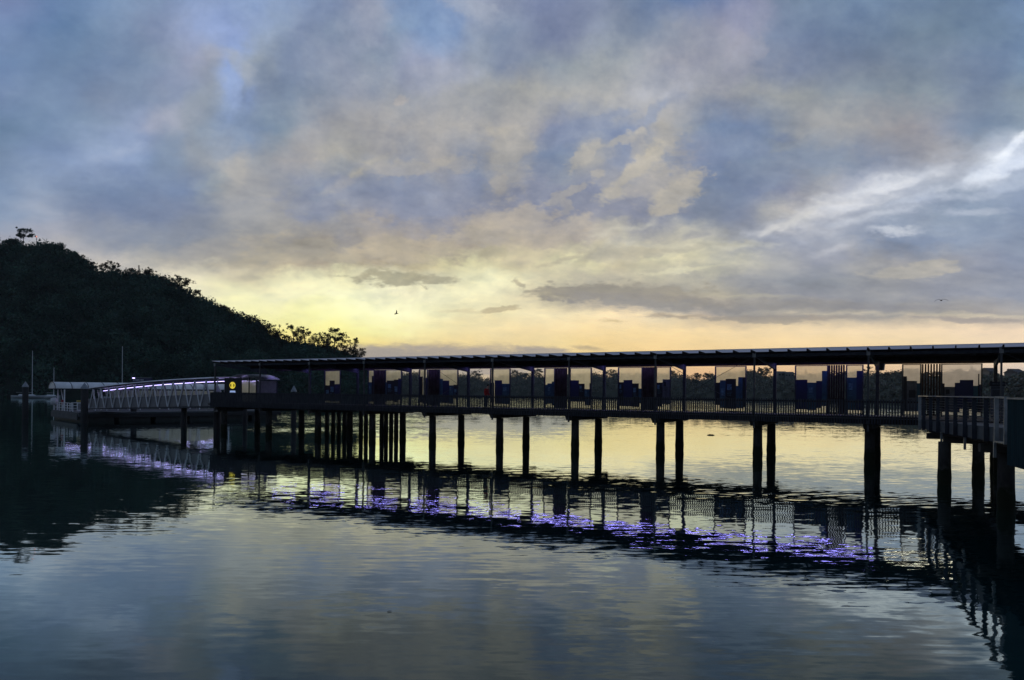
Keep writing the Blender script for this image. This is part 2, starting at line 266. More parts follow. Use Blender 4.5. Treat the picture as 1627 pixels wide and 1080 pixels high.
def build_sky(sun_el, sun_az):
    w = bpy.data.worlds.new('World'); sc.world = w; w.use_nodes = True
    nt = w.node_tree; N = nt.nodes; L = nt.links; N.clear()
    def math_(op, a, b=None, c=None, clamp=False):
        n = N.new('ShaderNodeMath'); n.operation = op; n.use_clamp = clamp
        for i, x in enumerate((a, b, c)):
            if x is None: continue
            if isinstance(x, (int, float)): n.inputs[i].default_value = x
            else: L.new(x, n.inputs[i])
        return n.outputs[0]
    def mixc(f, a, b, blend='MIX'):
        n = N.new('ShaderNodeMix'); n.data_type = 'RGBA'; n.blend_type = blend
        for i, x in ((0, f), (6, a), (7, b)):
            if isinstance(x, (int, float)): n.inputs[i].default_value = x
            elif isinstance(x, (list, tuple)): n.inputs[i].default_value = (*x[:3], 1)
            else: L.new(x, n.inputs[i])
        return n.outputs[2]
    def smooth(x, a, b, lo=0.0, hi=1.0, typ='SMOOTHSTEP'):
        n = N.new('ShaderNodeMapRange'); n.interpolation_type = typ; n.clamp = True
        L.new(x, n.inputs[0]); n.inputs[1].default_value = a; n.inputs[2].default_value = b
        n.inputs[3].default_value = lo; n.inputs[4].default_value = hi
        return n.outputs[0]
    tc = N.new('ShaderNodeTexCoord'); sx = N.new('ShaderNodeSeparateXYZ'); L.new(tc.outputs['Generated'], sx.inputs[0])
    x, y, z = sx.outputs
    az = math_('ARCTAN2', x, y)
    azc = math_('MINIMUM', math_('MAXIMUM', az, -0.68), 0.68)
    u = math_('TANGENT', azc)
    h = math_('SQRT', math_('ADD', math_('MULTIPLY', x, x), math_('ADD', math_('MULTIPLY', y, y), 1e-4)))
    v = math_('MULTIPLY', math_('DIVIDE', z, h), math_('SQRT', math_('ADD', math_('MULTIPLY', u, u), 1.0)))
    v = math_('MAXIMUM', v, 0.0)
    vt = math_('MULTIPLY_ADD', u, -sr_, v)
    # cloud-layer coordinate: noise lives on a plane overhead, so it flattens towards the horizon
    inv = math_('LOGARITHM', math_('ADD', v, 0.10), 2.718)
    cv = N.new('ShaderNodeCombineXYZ')
    L.new(math_('MULTIPLY', az, 1.0), cv.inputs[0]); L.new(math_('MULTIPLY', inv, 0.40), cv.inputs[1]); L.new(math_('MULTIPLY', z, 0.5), cv.inputs[2])
    def noise(scale, detail, rough, off=(0, 0, 0), stretch=(1, 1, 1), lac=2.0, dist=0.0, rot=0.0):
        mp = N.new('ShaderNodeMapping'); mp.inputs['Location'].default_value = off; mp.inputs['Scale'].default_value = stretch
        mp.inputs['Rotation'].default_value = (0, 0, rot)
        L.new(cv.outputs[0], mp.inputs[0])
        n = N.new('ShaderNodeTexNoise'); n.inputs['Scale'].default_value = scale; n.inputs['Detail'].default_value = detail
        n.inputs['Roughness'].default_value = rough; n.inputs['Distortion'].default_value = dist
        L.new(mp.outputs[0], n.inputs['Vector']); return n
    n1 = noise(9, 4, 0.55); s1 = N.new('ShaderNodeSeparateColor'); L.new(n1.outputs['Color'], s1.inputs[0])
    n2 = noise(24, 7, 0.62, (3, 1, 0)); s2 = N.new('ShaderNodeSeparateColor'); L.new(n2.outputs['Color'], s2.inputs[0])
    vamp = smooth(v, 0.02, 0.2, 0.25, 1.0)
    def warp(base, c1, c2, a1, a2):
        d = math_('ADD', math_('MULTIPLY', math_('SUBTRACT', c1, 0.5), a1), math_('MULTIPLY', math_('SUBTRACT', c2, 0.5), a2))
        return math_('ADD', base, math_('MULTIPLY', d, vamp))
    uw = warp(u, s1.outputs[0], s2.outputs[0], 0.06, 0.065)
    vw = warp(vt, s1.outputs[1], s2.outputs[1], 0.042, 0.05)
    us = warp(u, s1.outputs[1], s2.outputs[2], 0.05, 0.05)
    vs = warp(v, s1.outputs[2], s2.outputs[0], 0.03, 0.03)
    # large-scale tone of each band of the sky
    prev = None; keys = sorted(ROWS, reverse=True)
    pv = None
    for py in keys:
        cr = N.new('ShaderNodeValToRGB'); e = cr.color_ramp; e.interpolation = 'CARDINAL'
        st = []
        for it in ROWS[py].split(','):
            a, c = it.split(); st.append((uv(float(a), py)[0] / 1.5 + 0.5, tone(c, py)))
        while len(e.elements) < len(st): e.elements.new(0.5)
        for el, (p, c) in zip(e.elements, st): pass
        for i, (p, c) in enumerate(st):
            e.elements[i].position = p; e.elements[i].color = (*c, 1)
        L.new(math_('MULTIPLY_ADD', uw, 1 / 1.5, 0.5), cr.inputs[0])
        vv = uv(CX, py)[1]
        if prev is None: prev = cr.outputs[0]
        else: prev = mixc(smooth(vw, pv, vv, typ='LINEAR'), prev, cr.outputs[0])
        pv = vv
    col = prev
    # billows and wisps
    n3 = noise(7, 9, 0.62, (5, 2, 1), (1, 1.15, 1), dist=0.2, rot=0.35)
    n4 = noise(22, 7, 0.6, (9, 4, 2), (0.75, 1.3, 1), dist=0.1, rot=0.3)
    n5 = noise(16, 10, 0.66, (2, 7, 3), (0.9, 1.1, 1), dist=0.15, rot=0.45)
    bil = math_('ADD', math_('MULTIPLY', math_('SUBTRACT', n3.outputs['Fac'], 0.5), 0.62), math_('MULTIPLY', math_('SUBTRACT', n4.outputs['Fac'], 0.5), 0.55))
    puff = smooth(n5.outputs['Fac'], 0.525, 0.60)
    n6 = noise(13, 10, 0.64, (12, 3, 6), (0.75, 1.25, 1), dist=0.15, rot=0.4)
    bank = smooth(n6.outputs['Fac'], 0.535, 0.615)
    def relief(scale, det, rough, off, d, rot, st):
        a0 = noise(scale, det, rough, off, st, rot=rot); a1 = noise(scale, det, rough, (off[0] + d * 0.5, off[1] + d, off[2]), st, rot=rot)
        return math_('SUBTRACT', a0.outputs['Fac'], a1.outputs['Fac'])
    rel = math_('ADD', math_('MULTIPLY', relief(6, 10, 0.6, (1, 3, 5), 0.35, 0.3, (0.9, 1.2, 1)), 0.9), math_('MULTIPLY', relief(17, 8, 0.62, (4, 9, 2), 0.35, 0.35, (0.85, 1.25, 1)), 0.8))
    rel = math_('ADD', rel, math_('MULTIPLY', relief(42, 6, 0.6, (7, 2, 8), 0.35, 0.3, (0.9, 1.15, 1)), 0.55))
    fu, fv = uv(640, 470)
    du0 = math_('SUBTRACT', u, fu); dv0 = math_('MAXIMUM', math_('SUBTRACT', v, fv - 0.06), 0.01)
    cf = N.new('ShaderNodeCombineXYZ'); L.new(math_('ARCTAN2', dv0, du0), cf.inputs[0])
    L.new(math_('MULTIPLY', math_('LOGARITHM', math_('SQRT', math_('ADD', math_('MULTIPLY', du0, du0), math_('MULTIPLY', dv0, dv0))), 2.718), 0.42), cf.inputs[1])
    fn = N.new('ShaderNodeTexNoise'); fn.inputs['Scale'].default_value = 4.6; fn.inputs['Detail'].default_value = 9; fn.inputs['Roughness'].default_value = 0.58; L.new(cf.outputs[0], fn.inputs['Vector'])
    fan = math_('SUBTRACT', fn.outputs['Fac'], 0.5)
    # cloud strokes
    edge = math_('ADD', math_('MULTIPLY', bil, -2.6), math_('MULTIPLY', math_('SUBTRACT', n5.outputs['Fac'], 0.5), -1.6))
    n7 = noise(58, 7, 0.62, (6, 1, 4), (0.8, 1.2, 1))
    edge = math_('ADD', edge, math_('MULTIPLY', math_('SUBTRACT', n7.outputs['Fac'], 0.5), -2.2))
    for i, (px, py, hl, hw, ang, c, k) in enumerate([(*q[:7],) for q in STROKES] + [(*q[:7],) for q in CUMULUS]):
        crisp = i >= len(STROKES)
        cu, cvv = uv(px, py); a = R(ang); ca, sa = math.cos(a), math.sin(a)
        du = math_('SUBTRACT', us, cu); dv = math_('SUBTRACT', vs, cvv)
        lx = math_('DIVIDE', math_('ADD', math_('MULTIPLY', du, ca), math_('MULTIPLY', dv, sa)), hl / F)
        ly = math_('DIVIDE', math_('SUBTRACT', math_('MULTIPLY', dv, ca), math_('MULTIPLY', du, sa)), hw / F)
        r = math_('SQRT', math_('ADD', math_('MULTIPLY', lx, lx), math_('MULTIPLY', ly, ly)))
        r = math_('MULTIPLY_ADD', edge, 0.35 if py > 540 else 1.0, r) if crisp else math_('MULTIPLY_ADD', bil, -3.2 if py < 530 else -1.2, r)
        m = math_('MULTIPLY', smooth(r, 1.28, 0.6) if crisp else smooth(r, 1.55, 0.15), k)
        col = mixc(m, col, lin(c))
    amt = smooth(v, 0.07, 0.2, 0.05, 0.45)
    mul = math_('MULTIPLY_ADD', math_('MULTIPLY', bil, amt), 1.0, 1.0)
    amr = math_('MULTIPLY', smooth(v, 0.05, 0.17, 0.3, 1.0), smooth(u, -0.65, -0.2, 0.6, 1.0))
    mul = math_('ADD', mul, math_('MULTIPLY', math_('MULTIPLY', fan, amr), 0.34))
    lit = math_('MULTIPLY', rel, amr)
    mul = math_('MULTIPLY_ADD', lit, 0.5, mul)
    cm0 = N.new('ShaderNodeVectorMath'); cm0.operation = 'SCALE'; L.new(col, cm0.inputs[0]); L.new(mul, cm0.inputs['Scale'])
    cm = N.new('ShaderNodeMix'); cm.data_type = 'RGBA'; cm.blend_type = 'MULTIPLY'; cm.inputs[0].default_value = 1.0
    L.new(cm0.outputs[0], cm.inputs[6])
    L.new(mixc(smooth(lit, -0.22, 0.22, typ='LINEAR'), (0.965, 0.985, 1.03), (1.03, 1.008, 0.97)), cm.inputs[7])
    pz = math_('MULTIPLY', smooth(v, 0.13, 0.24), smooth(v, 0.56, 0.34))
    pz = math_('MULTIPLY', math_('MULTIPLY', pz, smooth(u, 0.50, 0.2, 0.35, 1.0)), smooth(u, -0.45, -0.1, 0.3, 1.0))
    def tint_by(c, k):
        n = N.new('ShaderNodeMix'); n.data_type = 'RGBA'; n.blend_type = 'MULTIPLY'; n.inputs[0].default_value = 1.0
        L.new(c, n.inputs[6]); L.new(k, n.inputs[7]); return n.outputs[2]
    pw = tint_by(cm.outputs[2], mixc(math_('MULTIPLY', math_('MULTIPLY', puff, pz), 1.0), (1, 1, 1), (1.06, 1.05, 1.02)))
    bz = math_('MULTIPLY', smooth(v, 0.10, 0.2), smooth(v, 0.62, 0.45, 0.4, 1.0))
    pw = tint_by(pw, mixc(math_('MULTIPLY', bank, bz), (1, 1, 1), (0.94, 0.95, 0.97)))
    # clear twilight air above the cloud deck
    nk = N.new('ShaderNodeTexSky'); nk.sky_type = 'NISHITA'; nk.sun_disc = False; nk.sun_elevation = sun_el; nk.sun_rotation = sun_az
    nks = N.new('ShaderNodeVectorMath'); nks.operation = 'SCALE'; L.new(nk.outputs[0], nks.inputs[0]); nks.inputs['Scale'].default_value = 0.1
    top = smooth(v, 0.75, 2.0, 0.0, 0.5)
    back = smooth(math_('ABSOLUTE', az), 0.75, 1.5)       # the dusk side of the sky, away from the glow
    dusk = mixc(smooth(z, 0.0, 0.6), lin('7d8797'), lin('667a9a'))
    pw = mixc(back, pw, dusk)
    fin = mixc(top, pw, nks.outputs[0])
    bg = N.new('ShaderNodeBackground'); L.new(fin, bg.inputs[0]); bg.inputs[1].default_value = 1.0
    o = N.new('ShaderNodeOutputWorld'); L.new(bg.outputs[0], o.inputs[0])
SUN_EL, SUN_AZ = R(1.6), math.atan2(-0.27, 1)
build_sky(SUN_EL, SUN_AZ)
sd = bpy.data.lights.new('sun', 'SUN'); sd.energy = 0.6; sd.angle = R(0.5); sd.color = (1.0, 0.8, 0.5)
so = bpy.data.objects.new('sun', sd); COL.objects.link(so)
so.rotation_euler = (Vector((0, 0, 1)).rotation_difference(Vector((math.sin(SUN_AZ) * math.cos(SUN_EL), math.cos(SUN_AZ) * math.cos(SUN_EL), math.sin(SUN_EL))))).to_euler()
sc.view_settings.view_transform = 'Standard'; sc.view_settings.look = 'None'; sc.view_settings.exposure = 0; sc.view_settings.gamma = 1

# ------------------------------------------------------------------ water
def water_mat():
    m = bpy.data.materials.new('harbour_water'); m.use_nodes = True
    nt = m.node_tree; N = nt.nodes; L = nt.links; b = N['Principled BSDF']
    b.inputs['Base Color'].default_value = (0.006, 0.032, 0.036, 1)
    b.inputs['Roughness'].default_value = 0.025; b.inputs['IOR'].default_value = 1.45
    g = N.new('ShaderNodeNewGeometry')
    def M_(op, a, bb=None, c=None):
        n = N.new('ShaderNodeMath'); n.operation = op
        for i, x in enumerate((a, bb, c)):
            if x is None: continue
            if isinstance(x, (int, float)): n.inputs[i].default_value = x
            else: L.new(x, n.inputs[i])
        return n.outputs[0]
    def nz(scale, sx, sy, rot, det, off):
        mp = N.new('ShaderNodeMapping'); mp.inputs['Scale'].default_value = (sx, sy, 1); mp.inputs['Rotation'].default_value = (0, 0, rot); mp.inputs['Location'].default_value = (off, off * 2, 0)
        L.new(g.outputs['Position'], mp.inputs[0])
        n = N.new('ShaderNodeTexNoise'); n.inputs['Scale'].default_value = scale; n.inputs['Detail'].default_value = det; n.inputs['Roughness'].default_value = 0.5
        L.new(mp.outputs[0], n.inputs['Vector']); return n
    def sub(n):
        s = N.new('ShaderNodeVectorMath'); s.operation = 'SUBTRACT'; L.new(n.outputs['Color'], s.inputs[0]); s.inputs[1].default_value = (0.5, 0.5, 0.5); return s.outputs[0]
    def scl(vv, k):
        s = N.new('ShaderNodeVectorMath'); s.operation = 'SCALE'; L.new(vv, s.inputs[0])
        if isinstance(k, (int, float)): s.inputs['Scale'].default_value = k
        else: L.new(k, s.inputs['Scale'])
        return s.outputs[0]
    def add(a, bb):
        s = N.new('ShaderNodeVectorMath'); s.operation = 'ADD'; L.new(a, s.inputs[0]); L.new(bb, s.inputs[1]); return s.outputs[0]
    sxyz = N.new('ShaderNodeSeparateXYZ'); L.new(g.outputs['Position'], sxyz.inputs[0])
    patch = nz(0.035, 0.5, 1.4, 0.15, 3, 3.0)
    pr = N.new('ShaderNodeMapRange'); pr.interpolation_type = 'SMOOTHSTEP'; L.new(patch.outputs['Fac'], pr.inputs[0])
    pr.inputs[1].default_value = 0.40; pr.inputs[2].default_value = 0.62; pr.inputs[3].default_value = 0.6; pr.inputs[4].default_value = 1.5
    def ss(x, a, b):
        n = N.new('ShaderNodeMapRange'); n.interpolation_type = 'SMOOTHSTEP'; L.new(x, n.inputs[0]); n.inputs[1].default_value = a; n.inputs[2].default_value = b; return n.outputs[0]
    # a breeze has roughened the water in the lee of the point, beyond the far half of the pier
    bx = M_('ADD', sxyz.outputs['X'], M_('MULTIPLY', sxyz.outputs['Y'], 0.36))
    gust = M_('MULTIPLY', M_('MULTIPLY', ss(sxyz.outputs['Y'], 56, 82), ss(bx, -4, 3)), ss(M_('ADD', sxyz.outputs['X'], M_('MULTIPLY', sxyz.outputs['Y'], 0.12)), 5, -8))
    gust = M_('MAXIMUM', gust, M_('MULTIPLY', ss(sxyz.outputs['Y'], 110, 160), ss(bx, -4, 3)))
    k = M_('MULTIPLY', pr.outputs[0], M_('MULTIPLY_ADD', gust, 6.5, 1.0))
    a = scl(sub(nz(0.9, 0.75, 1.15, 0.12, 2, 0.0)), scl_w(0.019))
    rp = N.new('ShaderNodeVectorMath'); rp.operation = 'MULTIPLY'; L.new(sub(nz(1.0, 1.1, 5.5, 0.05, 3, 21.0)), rp.inputs[0]); rp.inputs[1].default_value = (0.35, 1, 0)
    rpp = nz(0.12, 0.6, 1.5, -0.1, 2, 31.0)
    rpr = N.new('ShaderNodeMapRange'); L.new(rpp.outputs['Fac'], rpr.inputs[0]); rpr.inputs[1].default_value = 0.38; rpr.inputs[2].default_value = 0.65; rpr.inputs[3].default_value = 0.035; rpr.inputs[4].default_value = 0.10
    dmp = N.new('ShaderNodeMapRange'); L.new(sxyz.outputs['Y'], dmp.inputs[0]); dmp.inputs[1].default_value = 35; dmp.inputs[2].default_value = 58; dmp.inputs[3].default_value = 1.0; dmp.inputs[4].default_value = 0.3
    a = add(a, scl(rp.outputs[0], M_('MULTIPLY', rpr.outputs[0], dmp.outputs[0])))
    b2 = scl(sub(nz(3.2, 0.8, 1.1, -0.2, 2, 7.0)), scl_w(0.026))
    c = scl(sub(nz(0.22, 0.7, 1.2, 0.3, 1, 13.0)), scl_w(0.008))
    s = scl(add(add(a, b2), c), k)
    fl = N.new('ShaderNodeVectorMath'); fl.operation = 'MULTIPLY'; L.new(s, fl.inputs[0]); fl.inputs[1].default_value = (1, 1, 0)
    up = N.new('ShaderNodeVectorMath'); up.operation = 'ADD'; L.new(fl.outputs[0], up.inputs[0]); up.inputs[1].default_value = (0, 0, 1)
    nm = N.new('ShaderNodeVectorMath'); nm.operation = 'NORMALIZE'; L.new(up.outputs[0], nm.inputs[0])
    # mirror-like towards the horizon, clearing towards the viewer's feet
    nv = N.new('ShaderNodeVectorMath'); nv.operation = 'DOT_PRODUCT'; L.new(nm.outputs[0], nv.inputs[0]); L.new(g.outputs['Incoming'], nv.inputs[1])
    fr = N.new('ShaderNodeValToRGB'); L.new(nv.outputs['Value'], fr.inputs[0]); e = fr.color_ramp
    st = ((0, .97), (.06, .95), (.12, .88), (.19, .71), (.25, .40), (.31, .19), (.40, .11), (.6, .07), (1, .04))
    while len(e.elements) < len(st): e.elements.new(0.5)
    for i, (p_, k_) in enumerate(st): e.elements[i].position = p_; e.elements[i].color = (k_, k_, k_, 1)
    gl = N.new('ShaderNodeBsdfGlossy'); gl.inputs['Roughness'].default_value = 0.025; gl.inputs['Color'].default_value = (0.88, 1.0, 0.97, 1); L.new(nm.outputs[0], gl.inputs['Normal'])
    df = N.new('ShaderNodeBsdfDiffuse'); df.inputs['Color'].default_value = (0.004, 0.026, 0.029, 1)
    mx = N.new('ShaderNodeMixShader'); L.new(fr.outputs[0], mx.inputs[0]); L.new(df.outputs[0], mx.inputs[1]); L.new(gl.outputs[0], mx.inputs[2])
    L.new(mx.outputs[0], N['Material Output'].inputs[0]); N.remove(b)
    return m
def scl_w(x): return x
wb = MB(); wb.add([(-1500, -60, 0), (1500, -60, 0), (1500, 1600, 0), (-1500, 1600, 0)], [(0, 1, 2, 3)])
tag(wb.build('water', water_mat()), kind='structure')

# ------------------------------------------------------------------ pier frame
PX, PY_, AX, AY = -29.0726, 72.6642, 5.53273, -3.29603
BAY = math.hypot(AX, AY); RZ = math.atan2(AY, AX)
ux, uy = AX / BAY, AY / BAY; vx, vy = -uy, ux
def along(px, d):            # distance along the pier at which a sight line meets the vertical plane d behind the front posts
    s = uv(px, 607)[0]
    return (s * (PY_ + vy * d) - PX - vx * d) / (ux - s * uy)
def W(l, d, z=0): return (PX + ux * l + vx * d, PY_ + uy * l + vy * d, z)
DK = 2.79
NB = 13
def zr(d): return EYE + 2.70 - 0.0536 * (d + 1.25)

pier = empty('boardwalk_pier', (PX, PY_, 0), RZ, 'long timber deck pier on paired concrete piles crossing the water', 'pier')
L0, L1 = -0.9, NB * BAY
b = MB()
nbd = 560; w_ = (L1 - L0) / nbd
b.box(L0, L1, -0.2, 6.7, DK - 0.16, DK - 0.05)
b.build('deck_frame', M['timber_dark'], pier)
b = MB()
for i in range(nbd): b.box(L0 + i * w_, L0 + (i + 0.93) * w_, -0.25, 6.75, DK - 0.046, DK)
b.build('deck', M['deck'], pier)
for d in (0.15, 3.2, 6.3):
    MB().box(L0, L1, d - 0.09, d + 0.09, DK - 0.36, DK - 0.162).build('bearer', M['timber_dark'], pier)
def pile_mesh(r=0.28, z0=-3, z1=2.1):
    m = MB(); zs = [z0, 0.0, 0.35, 0.8, 1.5, z1]; rr = [r, r * 1.06, r * 1.12, r * 1.03, r, r * 0.99]
    m.tube([(0, 0, z) for z in zs], rr, 14); return m
pm = None
for n in range(NB + 1):
    l = n * BAY
    h = MB(); h.hexa([(l - 0.24, 0.02, 2.12), (l + 0.24, 0.02, 2.12), (l + 0.24, 6.25, 2.12), (l - 0.24, 6.25, 2.12), (l - 0.26, -0.22, DK - 0.362), (l + 0.26, -0.22, DK - 0.362), (l + 0.26, 6.5, DK - 0.362), (l - 0.26, 6.5, DK - 0.362)])
    h.build('headstock', M['headstock'], pier)
    for d in (0.95, 5.05):
        if pm is None: o = pile_mesh().build('pile', M['pile'], pier, True); pm = o
        else: o = pm.copy(); COL.objects.link(o)
        o.location = (l, d, 0)
po = pile_mesh(0.2, -3, DK - 0.2).build('pile', M['pile'], pier, True); first = True
for px in (520, 530, 539, 548, 574, 582, 607, 614, 622, 630):
    o = po if first else po.copy()
    if not first: COL.objects.link(o)
    first = False
    o.location = (along(px, 5.9), 5.9, 0)

# front balustrade
bal = empty('slatted_balustrade', (PX, PY_, 0), RZ, 'dark timber slat railing along the near side of the pier deck', 'railing')
RT = EYE - 0.27
LE = along(1463, -0.15)
for n in range(NB):
    l0, l1 = n * BAY, (n + 1) * BAY
    if n == 0: l0 = -0.5
    if l0 > LE: break
    l1 = min(l1, LE)
    m = MB(); k = int((l1 - l0) / 0.142); st = (l1 - l0) / k
    for i in range(k):
        a = l0 + (i + 0.5) * st
        zb = DK - 0.36 + rng.uniform(-0.01, 0.01)
        m.box(a - 0.036, a + 0.036, -0.33, -0.275, zb, RT - 0.02 + rng.uniform(-0.012, 0.012))
    m.build('slat_panel', M['timber'], bal)
    m = MB()
    for z in (RT - 0.16, DK + 0.04): m.box(l0, l1, -0.272, -0.235, z - 0.05, z + 0.05)
    m.build('rail', M['timber_dark'], bal)

# canopy
can = empty('canopy_roof', (PX, PY_, 0), RZ, 'long low sloping canopy roof on slim posts sheltering the pier', 'canopy')
RL0, RL1 = along(337, -1.2), (NB + 0.3) * BAY
def slab(l0, l1, d0, d1, t0, t1):
    return [(l0, d0, zr(d0) + t0), (l1, d0, zr(d0) + t0), (l1, d1, zr(d1) + t0), (l0, d1, zr(d1) + t0), (l0, d0, zr(d0) + t1), (l1, d0, zr(d0) + t1), (l1, d1, zr(d1) + t1), (l0, d1, zr(d1) + t1)]
MB().hexa(slab(RL0, RL1, -1.25, 6.95, 0, 0.035)).build('roof_sheet', M['roof'], can)
MB().hexa(slab(RL0, RL1, 0.25, 6.28, -0.024, -0.004)).build('soffit', M['timber_dark'], can)
nraf = 6 * NB + 2
for i in range(nraf):
    l = RL0 + 0.15 + i * (BAY / 6)
    MB().hexa(slab(l - 0.035, l + 0.035, -1.22, 6.29, -0.16, -0.027)).build('rafter', M['timber_dark'], can)
for n in range(NB):
    l0, l1 = n * BAY + 0.004, (n + 1) * BAY - 0.004
    if n == 0: l0 = RL0 + 0.25
    MB().box(l0, l1, -0.05, 0.07, zr(0) - 0.345, zr(0) - 0.165).build('fascia_beam', M['steel'], can)
    MB().box(l0, l1, 6.3, 6.46, zr(6.4) - 0.31, zr(6.46) - 0.03).build('rear_beam', M['timber_dark'], can)
    MB().box(l0, l1, 3.1, 3.24, zr(3.2) - 0.36, zr(3.2) - 0.165).build('purlin', M['timber_dark'], can)
    lm = M['led'] if n < 9 else M['led_warm']
    if n < 10:
        m = MB(); m.box(l0 + 0.2, l1 - 0.2, 5.72, 5.9, zr(5.8) - 0.205, zr(5.8) - 0.195)
        s_ = m.build('light_strip', lm, can)
    m = MB(); m.box(l0 + 0.1, l1 - 0.1, 5.66, 5.96, zr(5.8) - 0.192, zr(5.8) - 0.175); m.box(l0 + 0.1, l1 - 0.1, 5.64, 5.657, zr(5.8) - 0.215, zr(5.8) - 0.172); m.build('light_housing', M['steel_dark'], can)
for n in range(NB + 1):
    l = n * BAY
    MB().box(l - 0.05, l + 0.05, -0.19, -0.075, 2.0, zr(0) - 0.2).build('front_post', M['steel_dark'], can)
    MB().box(l - 0.1, l + 0.1, -0.225, -0.195, zr(0) - 0.37, zr(0) - 0.03).build('bracket_plate', M['steel_pale'], can)
    MB().box(l - 0.1, l + 0.1, 6.0, 6.2, DK, zr(6.1) - 0.17).build('rear_post', M['steel'], can)
    m = MB(); p = [(-0.06, 0.08, zr(0) - 0.32), (0.06, 0.08, zr(0) - 0.32), (0.06, 5.99, EYE + 1.68), (-0.06, 5.99, EYE + 1.68), (-0.06, 0.08, zr(0) - 0.165), (0.06, 0.08, zr(0) - 0.165), (0.06, 5.99, zr(6) - 0.165), (-0.06, 5.99, zr(6) - 0.165)]
    m.hexa([(x + l, y, z) for x, y, z in p]); m.build('roof_beam', M['steel'], can)
for n in (1, 4, 7, 10):
    for a, c in ((n, n + 1), (n + 1, n)):
        MB().tube([(a * BAY, -0.12, zr(0) - 0.3), (c * BAY, -0.12, DK + 0.15)], 0.014, 6).build('tie_rod', M['steel_dark'], can)

# glass screens with printed panels along the back
DB = 6.28
GS = [ # px0, px1, label, [(px0,px1,top py,material,bottom offset)]
(516, 541, 'narrow frosted glass screen nearest the yellow disc sign, with black and navy stepped prints', [(516.5, 524, 612, 'black', .3), (524, 532, 604.4, 'black', .25), (532, 540.5, 610, 'navy', .3)]),
(585, 595, 'thin strip of frosted glass left of the farthest slat screen', [(585, 591, 607, 'teal', .3), (591, 595.3, 597, 'black', .3)]),
(612, 638.5, 'frosted glass screen right of the farthest slat screen, black prints rising to the right', [(611, 615, 607, 'teal', .3), (615, 626, 604.4, 'black', .4), (626, 633, 603, 'black', .3), (633, 638, 601, 'navy', .5)]),
(666, 680, 'narrow frosted glass screen left of the second farthest slat screen', [(666.5, 672, 598, 'black', .3), (673, 678.5, 600, 'navy', .2)]),
(698, 728, 'frosted glass screen with teal and navy prints behind the red-jacketed person', [(697, 704, 601.5, 'teal', .3), (704, 714, 604.4, 'navy', .3), (714, 721, 612, 'teal', .25), (721, 727.5, 611, 'black', .7)]),
(779, 811, 'frosted glass screen right of the red-jacketed person with tall navy print', [(779.5, 785.5, 608, 'black', .4), (786.5, 798, 604, 'navy', .3), (798, 810.5, 609.4, 'teal', .3)]),
(865, 882, 'narrow frosted glass screen with small teal prints left of a dark slat screen', [(865.5, 870, 611, 'teal', .3), (870, 877, 609, 'teal', .4), (877, 881.5, 606, 'teal', .25)]),
(905, 940, 'frosted glass screen with one tall navy print and lower black and teal prints', [(906.5, 920, 604, 'navy', .6), (920, 929, 609.4, 'black', .6), (929, 937, 618, 'teal', .3), (937, 940, 608.5, 'black', .3)]),
(982, 1021, 'wide frosted glass screen with navy print between two black captioned prints', [(982.5, 991, 607, 'black', .3), (991, 1005, 603.5, 'navy', .3), (1005, 1015, 609, 'black', .25), (1015, 1020.5, 617, 'teal', .5)]),
(1042, 1066, 'frosted glass screen with pale grey print beside a black one', [(1042.5, 1053, 607.6, 'black', .3), (1053, 1065, 602.6, 'slate', .5)]),
(1136, 1186, 'frosted glass screen without slats beside it, large black print in its middle', [(1136.5, 1144, 607.6, 'black', .5), (1144, 1153, 604, 'teal', .3), (1153, 1169.5, 601.7, 'black', .25), (1169.5, 1173, 613, 'teal', .3), (1173, 1180, 599, 'teal', .3), (1180, 1185, 599, 'black', .4)]),
(1263, 1316, 'widest frosted glass screen, navy print left and tall teal print right', [(1263.5, 1283, 603, 'navy', .3), (1283, 1297, 607.6, 'teal', .25), (1297, 1306, 605, 'navy', .4), (1306, 1315.5, 589, 'teal', .55)]),
(1344, 1372, 'frosted glass screen right of the open slat screen with high navy print', [(1344.5, 1361, 599.6, 'teal', .3), (1361, 1371.5, 589, 'navy', .3)]),
(1433, 1464, 'frosted glass screen with grey pictured print left of the nearest slat screen', [(1433.5, 1441, 597.7, 'black', .3), (1441, 1457, 605, 'slate', .3), (1457, 1463.5, 608.6, 'teal', .3)]),
(1495, 1561, 'frosted glass screen nearest the ramp with a big navy square print', [(1495.5, 1501, 609, 'black', .3), (1501, 1517, 614.5, 'slate', .3), (1517, 1525, 608, 'navy', .3), (1525, 1546.5, 603.5, 'navy', .5), (1546.5, 1554, 612.7, 'teal', .3), (1554, 1556, 593.7, 'black', .3), (1556, 1560.5, 610.6, 'navy', .3)]),
]
def zat(px, py, d):
    l = along(px, d); Y = W(l, d)[1]
    return EYE + uv(px, py)[1] * Y
GTOP = zr(6.4) - 0.33
